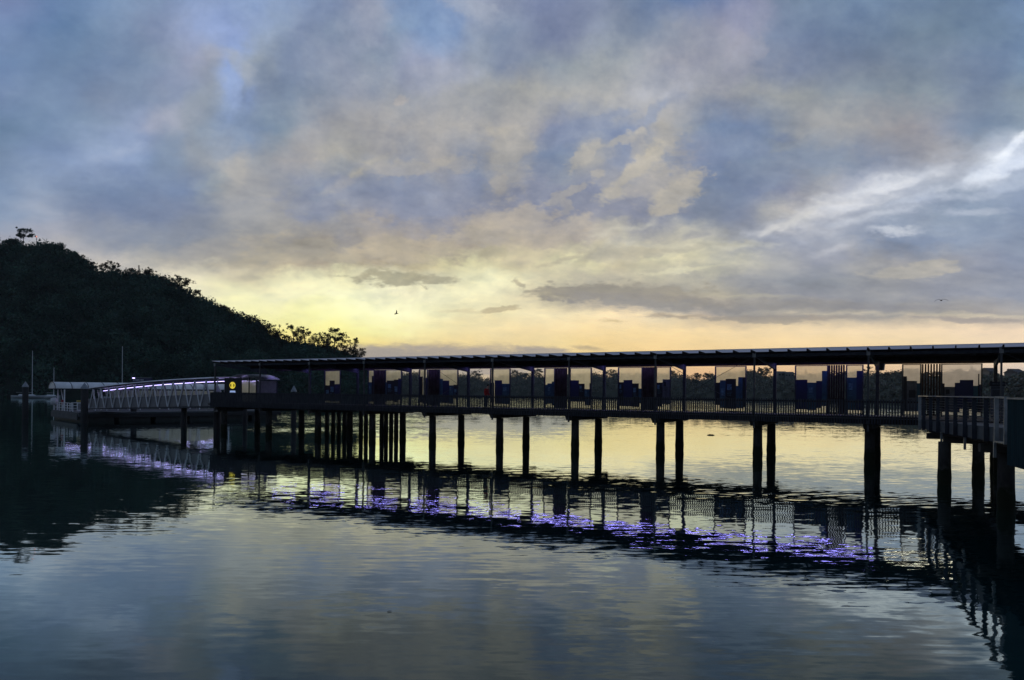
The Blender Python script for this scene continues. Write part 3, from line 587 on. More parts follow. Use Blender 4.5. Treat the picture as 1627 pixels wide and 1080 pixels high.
for p0, p1, lab, bs in GS:
    l0, l1 = along(p0, DB), along(p1, DB); lm = (l0 + l1) / 2
    g = empty('glass_screen', W(lm, DB, DK), RZ, lab, 'glass screen', 'printed glass screens along the back of the pier')
    a, c = l0 - lm, l1 - lm
    MB().box(a + 0.085, c - 0.085, -0.008, 0.008, 0.1, GTOP - DK - 0.07).build('pane', M['glass'], g)
    m = MB(); m.box(a, a + 0.08, -0.06, 0.06, 0.004, GTOP - DK); m.box(c - 0.08, c, -0.06, 0.06, 0.004, GTOP - DK)
    m.box(a + 0.08, c - 0.08, -0.035, 0.035, 0.03, 0.09); m.box(a + 0.08, c - 0.08, -0.035, 0.035, GTOP - DK - 0.06, GTOP - DK - 0.002)
    m.build('frame', M['steel'], g)
    for i, (q0, q1, ty, mm, bo) in enumerate(bs):
        x0, x1 = max(along(q0, DB) - lm, a + 0.084), min(along(q1, DB) - lm, c - 0.084)
        if x1 - x0 < 0.05: x1 = x0 + 0.05
        zt = zat((q0 + q1) / 2, ty, DB - 0.03) - DK
        y0 = -0.03 - 0.006 * (i % 2)
        o = MB().box(x0, x1, y0, -0.012, bo, zt).build('printed_panel', M[mm], g)
        if mm in ('slate', 'teal', 'black') and x1 - x0 > 0.35:
            k = MB(); wx = x1 - x0; hz = zt - bo
            pa = rng.choice([(0.15, 0.6, 0.62, 0.82), (0.2, 0.85, 0.45, 0.7), (0.12, 0.5, 0.72, 0.9)])
            k.box(x0 + wx * pa[0], x0 + wx * pa[1], y0 - 0.006, y0 - 0.002, bo + hz * pa[2], bo + hz * pa[3])
            for q in range(3):
                zz = bo + hz * (pa[2] - 0.07 - 0.05 * q); k.box(x0 + wx * 0.15, x0 + wx * rng.uniform(0.5, 0.85), y0 - 0.006, y0 - 0.002, zz, zz + 0.025)
            k.build('printed_picture', M['picture'] if mm != 'slate' else M['black'], o)

# vertical slat screens
SS = [(595.8, 611.5, 'dark slat screen farthest along the pier, nearest the hill'), (682, 697.5, 'dark slat screen between narrow glass and the person in red'), (883, 900.5, 'dark slat screen just left of the navy print'), (1022, 1039.5, 'dark slat screen between a navy print and a pale grey print'),
(1316.5, 1342, 'slat screen of seven open boards beside the tall teal print'), (1464.5, 1494.5, 'nearest slat screen with sky showing between its boards above the ramp rail')]
for p0, p1, lab in SS:
    l0, l1 = along(p0, DB), along(p1, DB); lm = (l0 + l1) / 2
    s = empty('slat_screen', W(lm, DB, DK), RZ, lab, 'slat screen', 'timber slat screens along the back of the pier')
    k = 7; st = (l1 - l0 - 0.1) / (k - 1); m = MB()
    for i in range(k):
        x = l0 - lm + 0.05 + i * st; m.box(x - 0.05, x + 0.05, -0.12, 0.1, 0.05, GTOP - DK - 0.005)
    m.build('slats', M['timber_dark'], s)
    m = MB()
    for z in (0.02, 1.0): m.box(l0 - lm, l1 - lm, 0.102, 0.15, z, z + 0.1)
    m.build('cross_rail', M['timber_dark'], s)

# bench, kiosk, hanging box on the pier
be = empty('bench', W(along(1567, 4.6), 4.6, DK), RZ, 'timber slat bench on the pier deck beside the grey information kiosk', 'bench')
m = MB()
for i in range(4): m.box(-1.1, 1.1, -0.22 + i * 0.12, -0.13 + i * 0.12, 0.42, 0.46)
m.build('seat', M['timber'], be, bevel=0.008)
m = MB()
for i in range(3): m.box(-1.1, 1.1, 0.27, 0.3, 0.55 + i * 0.12, 0.64 + i * 0.12)
m.build('backrest', M['timber'], be, bevel=0.008)
for x in (-0.9, 0.9):
    m = MB(); m.box(x - 0.04, x + 0.04, -0.2, -0.12, 0, 0.418); m.box(x - 0.04, x + 0.04, 0.18, 0.266, 0, 0.95); m.box(x - 0.04, x + 0.04, -0.118, 0.178, 0.34, 0.41); m.build('leg', M['steel_dark'], be)
kl = along(1584.5, 3.4); ks = W(kl, 3.4, DK)
kw = along(1596, 3.4) - kl
k = empty('information_kiosk', ks, RZ, 'grey information kiosk with a dark header panel standing on the pier by the ramp', 'kiosk')
zt = zat(1584, 606, 3.4) - DK; zh = zat(1584, 613.5, 3.4) - DK
m = MB(); m.box(-kw * 0.92, kw * 0.92, -0.15, 0.15, 0, zh - 0.003); m.build('body', M['slate'], k, bevel=0.02)
MB().box(-kw * 1.12, kw * 1.12, -0.2, 0.2, zh, zt).build('header', M['black'], k, bevel=0.01)
m = MB(); hz = (zh + zt) / 2; x = -kw * 0.7
for w in (0.16, 0.08, 0.2, 0.12): m.box(x, x + w, -0.206, -0.202, hz - 0.025, hz + 0.025); x += w + 0.05
m.build('caption', M['slate'], k)
m = MB(); m.box(-kw * 0.7, kw * 0.7, -0.156, -0.152, zh - 0.75, zh - 0.2); m.build('screen', M['steel'], k)
m = MB(); m.box(-kw * 0.78, kw * 0.78, -0.158, -0.152, zh - 0.13, zh - 0.07); m.build('shelf_slot', M['black'], k)
tv = empty('hanging_display', W(along(1397, 3.5), 3.5, zat(1397, 588, 3.5)), RZ + 0.5, 'dark hanging display box with one side painted pale as if lit under the canopy', 'display')
zt = zat(1397, 577, 3.5) - tv.location.z
MB().box(-0.13, 0.09, -0.3, 0.3, 0, zt).build('case', M['black'], tv, bevel=0.02)
m = MB(); m.hexa([(0.1, -0.3, -0.02), (0.16, -0.32, -0.02), (0.16, 0.3, -0.02), (0.1, 0.3, -0.02), (0.16, -0.3, zt - 0.02), (0.21, -0.32, zt - 0.02), (0.21, 0.3, zt - 0.02), (0.16, 0.3, zt - 0.02)]); m.build('painted_lit_side', M['white'], tv)  # lit right side of the box: its light is put into the white paint
zc = zr(3.5) - 0.17 - tv.location.z
MB().box(-0.03, 0.03, -0.03, 0.03, zt, zc).build('hanger', M['steel_dark'], tv)

# totem sign with the yellow disc
td = 1.2; tl = along(370.5, td); tw = along(381, td) - tl
t = empty('totem_sign', W(tl, td, DK), RZ + 0.22, 'black totem sign with a glowing yellow disc at the far end of the pier', 'sign')
zt = zat(370.5, 600.3, td) - DK
MB().box(-tw, tw, -0.1, 0.1, 0, zt).build('board', M['black'], t, bevel=0.015)
zc = zat(371, 612, td) - DK; rd = 5.4 / 16.0
m = MB(); m.tube([(0.02, -0.115, zc), (0.02, -0.135, zc)], [rd, rd], 28); disc = m.build('disc', M['yellow'], t)
m = MB()
for s in (-1, 1):
    pts = [(0.02 + s * (rd * 0.40 + 0.06 * math.cos(q)), -0.141, zc + rd * 0.5 * math.sin(q)) for q in (-1.3, -0.7, 0, 0.7, 1.3)]
    m.tube(pts, [0.012, 0.045, 0.06, 0.045, 0.012], 8)
m.build('symbol', M['black'], disc)
zl = zat(371, 620.4, td) - DK
MB().hexa([(-0.33, -0.13, zl - 0.3), (0.4, -0.13, zl - 0.3), (0.4, -0.102, zl - 0.3), (-0.33, -0.102, zl - 0.3), (-0.26, -0.13, zl), (0.32, -0.13, zl), (0.32, -0.102, zl), (-0.26, -0.102, zl)]).build('notice', emis('pale_blue_backlit', (0.3, 0.42, 0.75), 0.7), t)

# arched glass shelter at the end of the pier
sd_ = 4.2; sl0, sl1 = along(383, sd_), along(424, sd_); sm = (sl0 + sl1) / 2; sw = (sl1 - sl0) / 2
s = empty('glass_shelter', W(sm, sd_, DK), RZ, 'arched glass waiting shelter at the head of the gangway on the pier', 'shelter')
ze = zat(404, 603.5, sd_) - DK; zt = zat(404, 595.5, sd_) - DK
def arch(x0, x1, y0, y1, zb, rise, th, nseg=12):
    m = MB(); vs = []; n = nseg + 1
    for i in range(n):
        a = i / nseg; x = x0 + (x1 - x0) * a; z = zb + rise * math.sin(math.pi * a) ** 0.75
        vs += [(x, y0, z), (x, y1, z), (x, y0, z + th), (x, y1, z + th)]
    fs = []
    for i in range(nseg):
        k_ = 4 * i
        fs += [(k_, k_ + 4, k_ + 5, k_ + 1), (k_ + 2, k_ + 3, k_ + 7, k_ + 6), (k_, k_ + 2, k_ + 6, k_ + 4), (k_ + 1, k_ + 5, k_ + 7, k_ + 3)]
    e = 4 * nseg; fs += [(0, 1, 3, 2), (e, e + 2, e + 3, e + 1)]
    m.add(vs, fs); return m
arch(-sw * 1.12, sw * 1.12, -1.5, 1.5, ze, zt - ze, 0.06).build('roof', M['steel_pale'], s, True)
for x in (-sw, -sw * 0.2, sw * 0.45, sw):
    for y in (-1.3, 1.3): MB().box(x - 0.05, x + 0.05, y - 0.05, y + 0.05, 0, ze - 0.005 + (0.0 if abs(x) == sw else 0.25)).build('post', M['steel'], s)
for x0, x1 in ((-sw + .06, -sw * .2 - .06), (-sw * .2 + .06, sw * .45 - .06), (sw * .45 + .06, sw - .06)):
    MB().box(x0, x1, -1.31, -1.295, 0.15, ze - 0.1).build('pane', M['shelter_glass'], s)
MB().box(sw - 0.01, sw + 0.01, -1.24, 1.24, 0.1, ze - 0.1).build('pane', M['mesh_panel'], s)
for x0, x1 in ((-sw * .75, -sw * .35), (sw * 0.05, sw * 0.55)): MB().box(x0, x1, -0.3, -0.1, ze - 0.16, ze - 0.08).build('lamp', M['led_white'], s)

# ------------------------------------------------------------------ access ramp
A = Vector((22.4, 40.5, 0)); RD = Vector((-0.373, -0.928, 0)); RRZ = math.atan2(RD.y, RD.x)
ramp = empty('access_ramp', A, RRZ, 'walkway ramp with finned railing rising from the pier toward the shore', 'walkway')
# local x runs towards the shore, local +y is the right-hand (landward) side seen from the camera
def rz_(x): return 2.71 + 0.019 * x
RLEN = 40.0; RW = 3.0
def rslab(x0, x1, y0, y1, t0, t1): return [(x0, y0, rz_(x0) + t0), (x1, y0, rz_(x1) + t0), (x1, y1, rz_(x1) + t0), (x0, y1, rz_(x0) + t0), (x0, y0, rz_(x0) + t1), (x1, y0, rz_(x1) + t1), (x1, y1, rz_(x1) + t1), (x0, y1, rz_(x0) + t1)]
MB().hexa(rslab(-0.8, RLEN, 0.12, RW, -0.2, 0)).build('deck', M['deck'], ramp)
MB().hexa(rslab(-0.8, RLEN, 0.0, 0.117, -0.42, 0.06)).build('edge_beam', M['float'], ramp)
MB().hexa(rslab(-0.8, RLEN, 0.4, 0.7, -0.6, -0.203)).build('girder', M['timber_dark'], ramp)
MB().hexa(rslab(-0.8, RLEN, 2.3, 2.6, -0.6, -0.203)).build('girder', M['timber_dark'], ramp)
def rt(x): return EYE - 0.06
def ralong(px):
    s_ = uv(px, 607)[0]; return (A.x - s_ * A.y) / (s_ * RD.y - RD.x)
fx = [ralong(q) for q in (1464.5, 1471, 1482, 1494, 1508.6, 1522, 1537.6, 1552.6, 1572)]
for i, x in enumerate(fx):
    m = MB(); m.box(x - 0.025, x + 0.025, -0.16, -0.006, rz_(x) - 0.44, rt(x) - 0.03); m.build('fin_post', M['steel'] if i else M['steel_pale'], ramp)
for x in (ralong(1494), ralong(1531), ralong(1578)):
    MB().box(x - 0.05, x + 0.05, 0.02, 0.1, rz_(x) - 0.95, rz_(x) - 0.424).build('stub_bracket', M['steel_pale'], ramp)
TRL = ralong(1588)
m = MB(); m.hexa([(0, -0.14, rt(0) - 0.027), (TRL, -0.14, rt(TRL) - 0.027), (TRL, 0.02, rt(TRL) - 0.027), (0, 0.02, rt(0) - 0.027), (0, -0.14, rt(0) + 0.02), (TRL, -0.14, rt(TRL) + 0.02), (TRL, 0.02, rt(TRL) + 0.02), (0, 0.02, rt(0) + 0.02)]); m.build('top_rail', M['steel_pale'], ramp)
m = MB()
for q in range(9):
    f_ = (q + 1) / 10
    m.tube([(x, -0.03, (rz_(x) + 0.08) * (1 - f_) + rt(x) * f_) for x in (0, 8, 19)], 0.008, 5)
m.build('wires', M['steel_dark'], ramp)
m = MB()
fa, fb = ralong(1590), ralong(1606)
for x in (fa, fb): m.box(x - 0.04, x + 0.04, -0.17, -0.05, rz_(x) - 0.42, rt(x) - 0.0)
m.bar((fa + .045, -0.11, rt(fa)), (fb - .045, -0.11, rt(fb)), 0.12, 0.06); m.bar((fa + .045, -0.11, rz_(fa) - 0.38), (fb - .045, -0.11, rz_(fb) - 0.38), 0.12, 0.05)
m.build('end_frame', M['steel_pale'], ramp)
for i in range(14):
    x = 0.3 + i * 1.6
    MB().box(x - 0.025, x + 0.025, RW + 0.006, RW + 0.12, rz_(x) - 0.2, rt(x) - 0.12).build('fin_post', M['steel_dark'], ramp)
m = MB()
for q in range(5): m.tube([(x, RW + 0.05, rz_(x) + 0.2 + 0.18 * q) for x in (0, 11, 22)], 0.02, 5)
m.build('rails', M['steel_dark'], ramp)
for x, y in ((6.7, 0.15), (1.5, 2.45), (14.2, 1.0), (17.6, 1.35), (24.0, 0.6), (24.0, 2.4)):
    pile_mesh(0.27, -3, rz_(x) - 0.85).build('pile', M['pile'], ramp, True).location = (x, y, 0)
for x in (1.5, 6.7, 14.5, 24.0): MB().box(x - 0.2, x + 0.2, 0.1, 2.9, rz_(x) - 0.9, rz_(x) - 0.602).build('crossbeam', M['headstock'], ramp)
pan = empty('panel_balustrade', A + RD * ralong(1613.5), RRZ, 'solid dark teal boarded balustrade at the right edge, above the ramp', 'balustrade')
m = MB(); dz = rz_(20)
for i in range(40):
    x = i * 0.22; m.box(x, x + 0.205, -0.2, -0.13, dz - 1.0 + 0.019 * x, rt(20) - 0.0)
m.build('boards', M['tealpanel'], pan)
MB().hexa([(0, -0.23, rt(20) + 0.003), (8.8, -0.23, rt(28.8) + 0.01), (8.8, -0.1, rt(28.8) - 0.01), (0, -0.1, rt(20) - 0.003), (0, -0.23, rt(20) - 0.05), (8.8, -0.23, rt(28.8) - 0.06), (8.8, -0.1, rt(28.8) - 0.06), (0, -0.1, rt(20) - 0.05)]).build('handrail', M['steel_pale'], pan)

# ------------------------------------------------------------------ pontoon, shelter, gangway on the left
Wc = Vector((-63.5, 102, 0)); e1 = Vector((0.676, -0.737, 0)); e2 = Vector((0.737, 0.676, 0))
PRZ = math.atan2(e2.y, e2.x)     # local x along e2 (away), local y = -e1 direction
ponto = empty('floating_pontoon', Wc, PRZ, 'low grey floating pontoon with dark sides below the gangway', 'pontoon')
PLEN, PWID, PDK = 26.0, 15.5, 1.15   # local: x 0..PLEN, y 0..-PWID
m = MB()
m.box(0, PLEN, -PWID, 0, 0.62, PDK); m.build('deck', M['float'], ponto, bevel=0.03)
for i in range(6):
    x0 = i * PLEN / 6 + 0.3
    MB().box(x0, x0 + PLEN / 6 - 0.6, -PWID + 0.4, -0.4, -0.5, 0.617).build('float', M['float_dark'], ponto)
MB().box(-0.15, -0.005, -PWID + 0.4, -0.4, 0.25, 0.95).build('fender', M['float'], ponto)
MB().box(0.2, PLEN, -PWID - 0.14, -PWID - 0.004, 0.5, 0.95).build('fender', M['rubber'], ponto)
def pl(x, y, z=0): return Wc + e2 * x - e1 * y + Vector((0, 0, z))
rl = empty('pontoon_railing', pl(0.3, 0, PDK), PRZ, 'pale tubular railing along the left edge of the pontoon', 'railing')
m = MB(); h = MB()
for i in range(8):
    y = -0.4 - i * 1.5; MB().box(-0.05, 0.05, y - 0.05, y + 0.05, 0, 1.1).build('post', M['white'], rl)
for z in (0.4, 0.75, 1.07): h.bar((0, -0.35, z), (0, -11.0, z), 0.07)
h.build('rail', M['white'], rl)
rl2 = empty('pontoon_railing', pl(1.0, -6.9, PDK), PRZ, 'pale railing standing between the shelter posts and the yellow-topped cabinet', 'railing')
m = MB(); h = MB()
for i in range(7): MB().box(i * 1.4 - 0.05, i * 1.4 + 0.05, -0.05, 0.05, 0, 1.1).build('post', M['white'], rl2)
for z in (0.35, 0.7, 1.07): h.bar((0, 0, z), (8.4, 0, z), 0.09)
h.build('rail', M['white'], rl2)
rl3 = empty('pontoon_railing', pl(11.0, -15.2, PDK), PRZ, 'thin low railing on the near pontoon edge under the gangway', 'railing')
m = MB(); h = MB()
for i in range(9): MB().box(i * 1.6 - 0.03, i * 1.6 + 0.03, -0.03, 0.03, 0, 0.75).build('post', M['steel_pale'], rl3)
for z in (0.05, 0.72): h.bar((0, 0, z), (12.8, 0, z), 0.05)
h.build('rail', M['steel_pale'], rl3)

sh = empty('pontoon_shelter', pl(0.4, -1.2, PDK), PRZ, 'long white barrel roofed shelter standing on the pontoon', 'shelter')
SL, SW_ = 22.5, 4.2
def barrel(x0, x1, w, zb, rise, th, n=10):
    m = MB(); vs = []; fs = []
    for i in range(n + 1):
        a = math.pi * i / n; y = -w / 2 - w / 2 * math.cos(a) ; z = zb + rise * math.sin(a)
        z2 = zb + (rise + th) * math.sin(a)
        vs += [(x0, y, z), (x1, y, z), (x0, y, z2 + 0.02), (x1, y, z2 + 0.02)]
    for i in range(n):
        k_ = 4 * i; fs += [(k_, k_ + 4, k_ + 5, k_ + 1), (k_ + 2, k_ + 3, k_ + 7, k_ + 6), (k_, k_ + 2, k_ + 6, k_ + 4), (k_ + 1, k_ + 5, k_ + 7, k_ + 3)]
    m.add(vs, fs); return m
ZE = 2.95
barrel(-1.0, SL, SW_, ZE, 0.82, 0.03).build('roof', M['white_roof'], sh, True)
for i in range(13):
    x = -1.0 + i * (SL + 1.0) / 12; b_ = barrel(x - 0.04, x + 0.04, SW_ + 0.03, ZE, 0.86, 0.03); b_.build('roof_rib', M['steel_dark'], sh)
m = MB(); m.add([(-0.95, -SW_ / 2 - (SW_ / 2 - 0.03) * math.cos(math.pi * i / 10), ZE + 0.8 * math.sin(math.pi * i / 10)) for i in range(11)], [tuple(range(11))]); m.build('gable_panel', M['white'], sh)
for y in (-0.15, -SW_ + 0.15): MB().box(-0.9, SL - 0.1, y - 0.05, y + 0.05, ZE - 0.14, ZE - 0.004).build('eave_beam', M['steel'], sh)
for i in range(6):
    x = 0.1 + i * 4.4
    for y in (-0.15, -SW_ + 0.15):
        MB().box(x - 0.07, x + 0.07, y - 0.07, y + 0.07, 0, ZE - 0.142).build('post', M['white'], sh)
    MB().bar((x, -SW_ + 0.15, 0.1), (x, -0.15 - 2.0, ZE - 0.15), 0.1).build('brace', M['white'], sh)
for i in range(5):
    x = 2.2 + i * 4.4
    MB().box(x - 1.6, x + 1.6, -SW_ / 2 - 0.06, -SW_ / 2 + 0.06, ZE - 0.10, ZE - 0.03).build('lamp', M['led_white'], sh)
MB().box(6.5, SL - 0.3, -0.19, -0.17, 0.3, ZE - 0.2).build('rear_glazing', M['shelter_glass'], sh)

# things on the pontoon
lr = empty('lifebuoy', pl(0.34, -PWID + 8.2, PDK), PRZ, 'white lifebuoy housing on the left pontoon corner below the shelter roof end', 'lifebuoy')
p_ = at(86, 640, 101.0)
lr.location = (p_.x, p_.y, PDK)
MB().box(-0.06, 0.06, -0.06, 0.06, 0, 0.8).build('post', M['white'], lr)
m = MB(); n_ = 20
ring = [(0.09, 0.42 * math.cos(2 * math.pi * i / n_), 1.15 + 0.42 * math.sin(2 * math.pi * i / n_)) for i in range(n_ + 1)]
m.tube(ring, 0.1, 8); m.build('ring', M['white'], lr, True)
MB().tube([(0.0, 0, 0.75), (0.0, 0, 1.55), (0, 0, 1.68)], [0.42, 0.42, 0.15], 14).build('case', M['white'], lr, True)
ex = empty('fire_cabinet', at(99.8, 647, 99.0), PRZ, 'small red fire cabinet fixed beside the pontoon railing', 'fire cabinet'); ex.location.z = PDK
MB().box(-0.05, 0.05, -0.05, 0.05, 0, 0.7).build('post', M['white'], ex)
MB().box(-0.2, 0.2, -0.16, 0.16, 0.7, 1.45).build('case', M['red'], ex, bevel=0.03)
MB().box(-0.03, 0.03, -0.19, -0.165, 1.0, 1.12).build('handle', M['black'], ex)
yc = empty('service_cabinet', at(126, 648, 97.0), PRZ, 'pale service cabinet with a yellow top beside the dark mooring pile', 'cabinet'); yc.location.z = PDK
MB().box(-0.25, 0.25, -0.25, 0.25, 0, 1.15).build('body', M['white'], yc, bevel=0.02)
MB().box(-0.27, 0.27, -0.27, 0.27, 1.153, 1.42).build('top', M['yellow_paint'], yc, bevel=0.05)
MB().box(-0.2, 0.2, -0.262, -0.253, 0.2, 1.0).build('door', M['steel_pale'], yc)
sg = empty('name_sign', at(226, 606, 104.0), RZ + 0.15, 'long dark blue name sign with pale lettering above the pontoon shelter roof', 'sign')
MB().box(-1.85, 1.85, -0.05, 0.05, 0, 0.55).build('board', M['navy'], sg, bevel=0.01)
m = MB(); m.box(-1.85, -1.35, -0.06, -0.052, 0.43, 0.55); m.build('lit_corner', M['led_white'], sg)
m = MB(); m.box(-1.34, 1.85, -0.06, -0.052, 0.5, 0.55); m.build('edge_strip', M['steel_pale'], sg)
m = MB(); m.tube([(-1.55 + 0.12 * math.cos(q * math.pi / 8), -0.056, 0.22 + 0.12 * math.sin(q * math.pi / 8)) for q in range(17)], 0.022, 5); m.build('roundel', M['white'], sg)
m = MB(); x = -1.25
for w in (0.09, 0.07, 0.05, 0.09, 0.06, 0.08, 0.05, 0, 0.07, 0.05, 0, 0.09, 0.06, 0.08, 0.05, 0.07):
    if w: m.box(x, x + w, -0.058, -0.052, 0.16, 0.29 if w in (0.09, 0.05) else 0.25)
    x += (w or 0.08) + 0.03
m.build('lettering', M['white'], sg)
for x in (-1.6, 1.6): MB().box(x - 0.05, x + 0.05, 0.06, 0.14, -2.4, 0.5).build('post', M['steel_dark'], sg)

# gangway
G0 = Vector(W(-0.6, 2.0, 0)); G1 = Vector((-53.6, 95.2, 0)); gd = G1 - G0; GL = gd.length; gdn = gd.normalized()
GRZ = math.atan2(gdn.y, gdn.x)
gw = empty('gangway', (G0.x, G0.y, 0), GRZ, 'covered white steel truss gangway sloping from the pier to the pontoon', 'gangway')
def gb(x): return 2.42 - 0.9 * x / GL
def gt(x): return 5.2 - 1.22 * x / GL + 0.2 * math.sin(math.pi * max(0, min(1, x / GL)))
GWD = 2.4   # local +y is towards the camera side? near truss at y=GN
nearsign = 1 if Vector((-gdn.y, gdn.x, 0)).dot(-G0) > 0 else -1
yn, yf = nearsign * GWD / 2, -nearsign * GWD / 2
MB().hexa([(0, -GWD / 2 + .07, gb(0)), (GL, -GWD / 2 + .07, gb(GL)), (GL, GWD / 2 - .07, gb(GL)), (0, GWD / 2 - .07, gb(0)), (0, -GWD / 2 + .07, gb(0) + 0.1), (GL, -GWD / 2 + .07, gb(GL) + 0.1), (GL, GWD / 2 - .07, gb(GL) + 0.1), (0, GWD / 2 - .07, gb(0) + 0.1)]).build('deck', M['deck'], gw)
npan = 14; stp = GL / npan
for y, nm in ((yn, 'near'), (yf, 'far')):
    tr = MB(); tr.bar((0, y, gb(0)), (GL, y, gb(GL)), 0.12, 0.16); [tr.bar((GL * q / 14, y, gt(GL * q / 14)), (GL * (q + 1) / 14, y, gt(GL * (q + 1) / 14)), 0.12, 0.16) for q in range(14)]; tr.build('chord', M['steel'], gw)
    for i in range(npan):
        x0 = i * stp; xm = x0 + stp / 2; x1 = x0 + stp
        o = 0.0
        dg = MB(); dg.bar((x0, y, gt(x0) - 0.08), (xm, y, gb(xm) + 0.08), 0.09); dg.bar((xm + 0.1, y, gb(xm) + 0.08), (x1, y, gt(x1) - 0.08), 0.09)
        dg.build('diagonal', M['white'] if y == yn else M['steel_pale'], gw)
    MB().hexa([(0, y + nearsign * -0.1, gb(0) + 0.12), (GL, y - nearsign * 0.1, gb(GL) + 0.12), (GL, y - nearsign * 0.08, gb(GL) + 0.12), (0, y - nearsign * 0.08, gb(0) + 0.12), (0, y - nearsign * 0.1, gb(0) + 1.28), (GL, y - nearsign * 0.1, gb(GL) + 1.28), (GL, y - nearsign * 0.08, gb(GL) + 1.28), (0, y - nearsign * 0.08, gb(0) + 1.28)]).build('mesh_panel', M['mesh_panel'], gw)
def groof(x0, x1):
    m = MB(); n = 8; vs = []; fs = []; kx = 16
    for q in range(kx + 1):
        x = x0 + (x1 - x0) * q / kx
        for i in range(n + 1):
            a = math.pi * i / n; y = -(GWD / 2 + 0.15) * math.cos(a)
            for t in (0, 0.035): vs.append((x, y, gt(x) + 0.09 + t + 0.13 * math.sin(a)))
    w = 2 * (n + 1)
    for q in range(kx):
        for i in range(n):
            b_ = q * w + 2 * i; fs += [(b_, b_ + 2, b_ + 2 + w, b_ + w), (b_ + 1, b_ + 1 + w, b_ + 3 + w, b_ + 3)]
        for e in (0, 2 * n): fs.append((q * w + e, q * w + e + w, q * w + e + 1 + w, q * w + e + 1))
    for e in (0, kx * w):
        for i in range(n): fs.append((e + 2 * i, e + 2 * i + 1, e + 2 * i + 3, e + 2 * i + 2))
    m.add(vs, fs); return m
groof(0, GL + 0.4).build('roof', M['white_roof'], gw, True)
for i in range(7):
    x0 = i * GL / 7 + 0.12; x1 = (i + 1) * GL / 7 - 0.12
    MB().bar((x0, yf * 0.75, gt(x0) - 0.16), (x1, yf * 0.75, gt(x1) - 0.16), 0.07, 0.05).build('light_tube', M['led_white'], gw)
MB().box(-0.3, 0.3, -GWD / 2 - 0.2, GWD / 2 + 0.2, 1.9, gb(0) - 0.09).build('hinge_beam', M['steel_dark'], gw)

# mooring piles
def mooring(px, py_top, Y, r, label, capped=True):
    p = at(px, py_top, Y)
    o = empty('mooring_pile', (p.x, p.y, 0), 0, label, 'pile', 'mooring piles around the pontoon')
    zt = p.z
    MB().tube([(0, 0, -3), (0, 0, 0.1), (0, 0, 0.6), (0, 0, zt - (0.75 if capped else 0))], [r, r * 1.05, r, r], 14).build('shaft', M['rubber'], o, True)
    if capped:
        MB().tube([(0, 0, zt - 0.747), (0, 0, zt - 0.64), (0, 0, zt)], [r * 1.12, r * 1.12, 0.02], 14).build('cone_cap', M['cone'], o)
    return o
mooring(40.5, 605.8, 97, 0.36, 'dark mooring pile with a pale cone cap standing alone left of the pontoon')
mooring(134.5, 607.7, 88.5, 0.40, 'dark mooring pile with a pale cone cap in front of the shelter roof')
mooring(212.5, 640, 97, 0.36, 'short dark pile under the left half of the gangway', False)
mooring(292.5, 640, 80, 0.30, 'dark pile under the middle of the gangway', False)
mooring(345.5, 612, 78, 0.36, 'cone capped pile where the gangway meets the pier')
mooring(467, 612.3, 88, 0.30, 'pale cone cap on a pile showing just above the pier railing')
mooring(389.5, 626, 86, 0.24, 'thin dark pile seen under the deck right of the pier end', False)

# ------------------------------------------------------------------ boats
def yacht(px, py_mast, Y, ln, label, rz, mh_px=None):
    p = at(px, 620, Y)
    o = empty('sailing_yacht', (p.x, p.y, 0), rz, label, 'yacht', 'sailing yachts moored off the hill')
    m = MB(); n = 12; secs = []
    for i in range(n + 1):
        t_ = i / n; x = -ln / 2 + ln * t_; bw = 1.5 * (math.sin(math.pi * min(1, 0.25 + 0.75 * (1 - t_) ** 0.8)) ** 0.6 if t_ < 1 else 0.02); bw = max(bw * (1 - t_ ** 5), 0.02)
        zs = 1.0 + 0.45 * (t_ - 0.4) ** 2 * 2.0
        secs.append([(x, -bw, zs), (x, -bw * 0.8, 0.2), (x, 0, -0.4), (x, bw * 0.8, 0.2), (x, bw, zs)])
    vs = [v for s_ in secs for v in s_]; fs = []
    for i in range(n):
        for j in range(4): fs.append((i * 5 + j, i * 5 + j + 1, i * 5 + 6 + j, i * 5 + 5 + j))
        fs.append((i * 5, i * 5 + 5, i * 5 + 9, i * 5 + 4))
    fs.append((0, 4, 3, 2, 1)); m.add(vs, fs); m.build('hull', M['hull'], o, True)
    m = MB(); m.hexa([(-ln * .28, -0.9, 1.0), (ln * .18, -0.7, 1.0), (ln * .18, 0.7, 1.0), (-ln * .28, 0.9, 1.0), (-ln * .24, -0.75, 1.55), (ln * .10, -0.5, 1.45), (ln * .10, 0.5, 1.45), (-ln * .24, 0.75, 1.55)]); m.build('cabin', M['white'], o, bevel=0.08)
    zm = at(px, py_mast, Y).z
    MB().tube([(ln * 0.08, 0, 0.9), (ln * 0.08, 0, zm)], [0.13, 0.09], 8).build('mast', M['white'], o)
    MB().tube([(ln * 0.08, 0, 2.2), (-ln * 0.36, 0, 2.3)], [0.1, 0.1], 8).build('boom', M['steel_pale'], o)
    m = MB(); m.tube([(ln * 0.08, 0, zm - 0.3), (ln * 0.48, 0, 1.3)], 0.03, 4); m.tube([(ln * 0.08, 0, zm - 0.3), (-ln * 0.48, 0, 1.2)], 0.02, 4); m.build('stay', M['steel_dark'], o)
    MB().bar((ln * .08, -0.7, zm * 0.6), (ln * .08, 0.7, zm * 0.6), 0.06).build('spreader', M['steel_pale'], o)
yacht(46.5, 557, 300, 14.5, 'white sailing yacht moored below the hill behind the lone cone capped pile', 0.05)
yacht(190, 550, 280, 11, 'sailing yacht behind the pontoon shelter showing only its tall bare mast', 0.25)
yacht(83.5, 584, 290, 8, 'small yacht behind the shelter end showing only a short mast', -0.3)
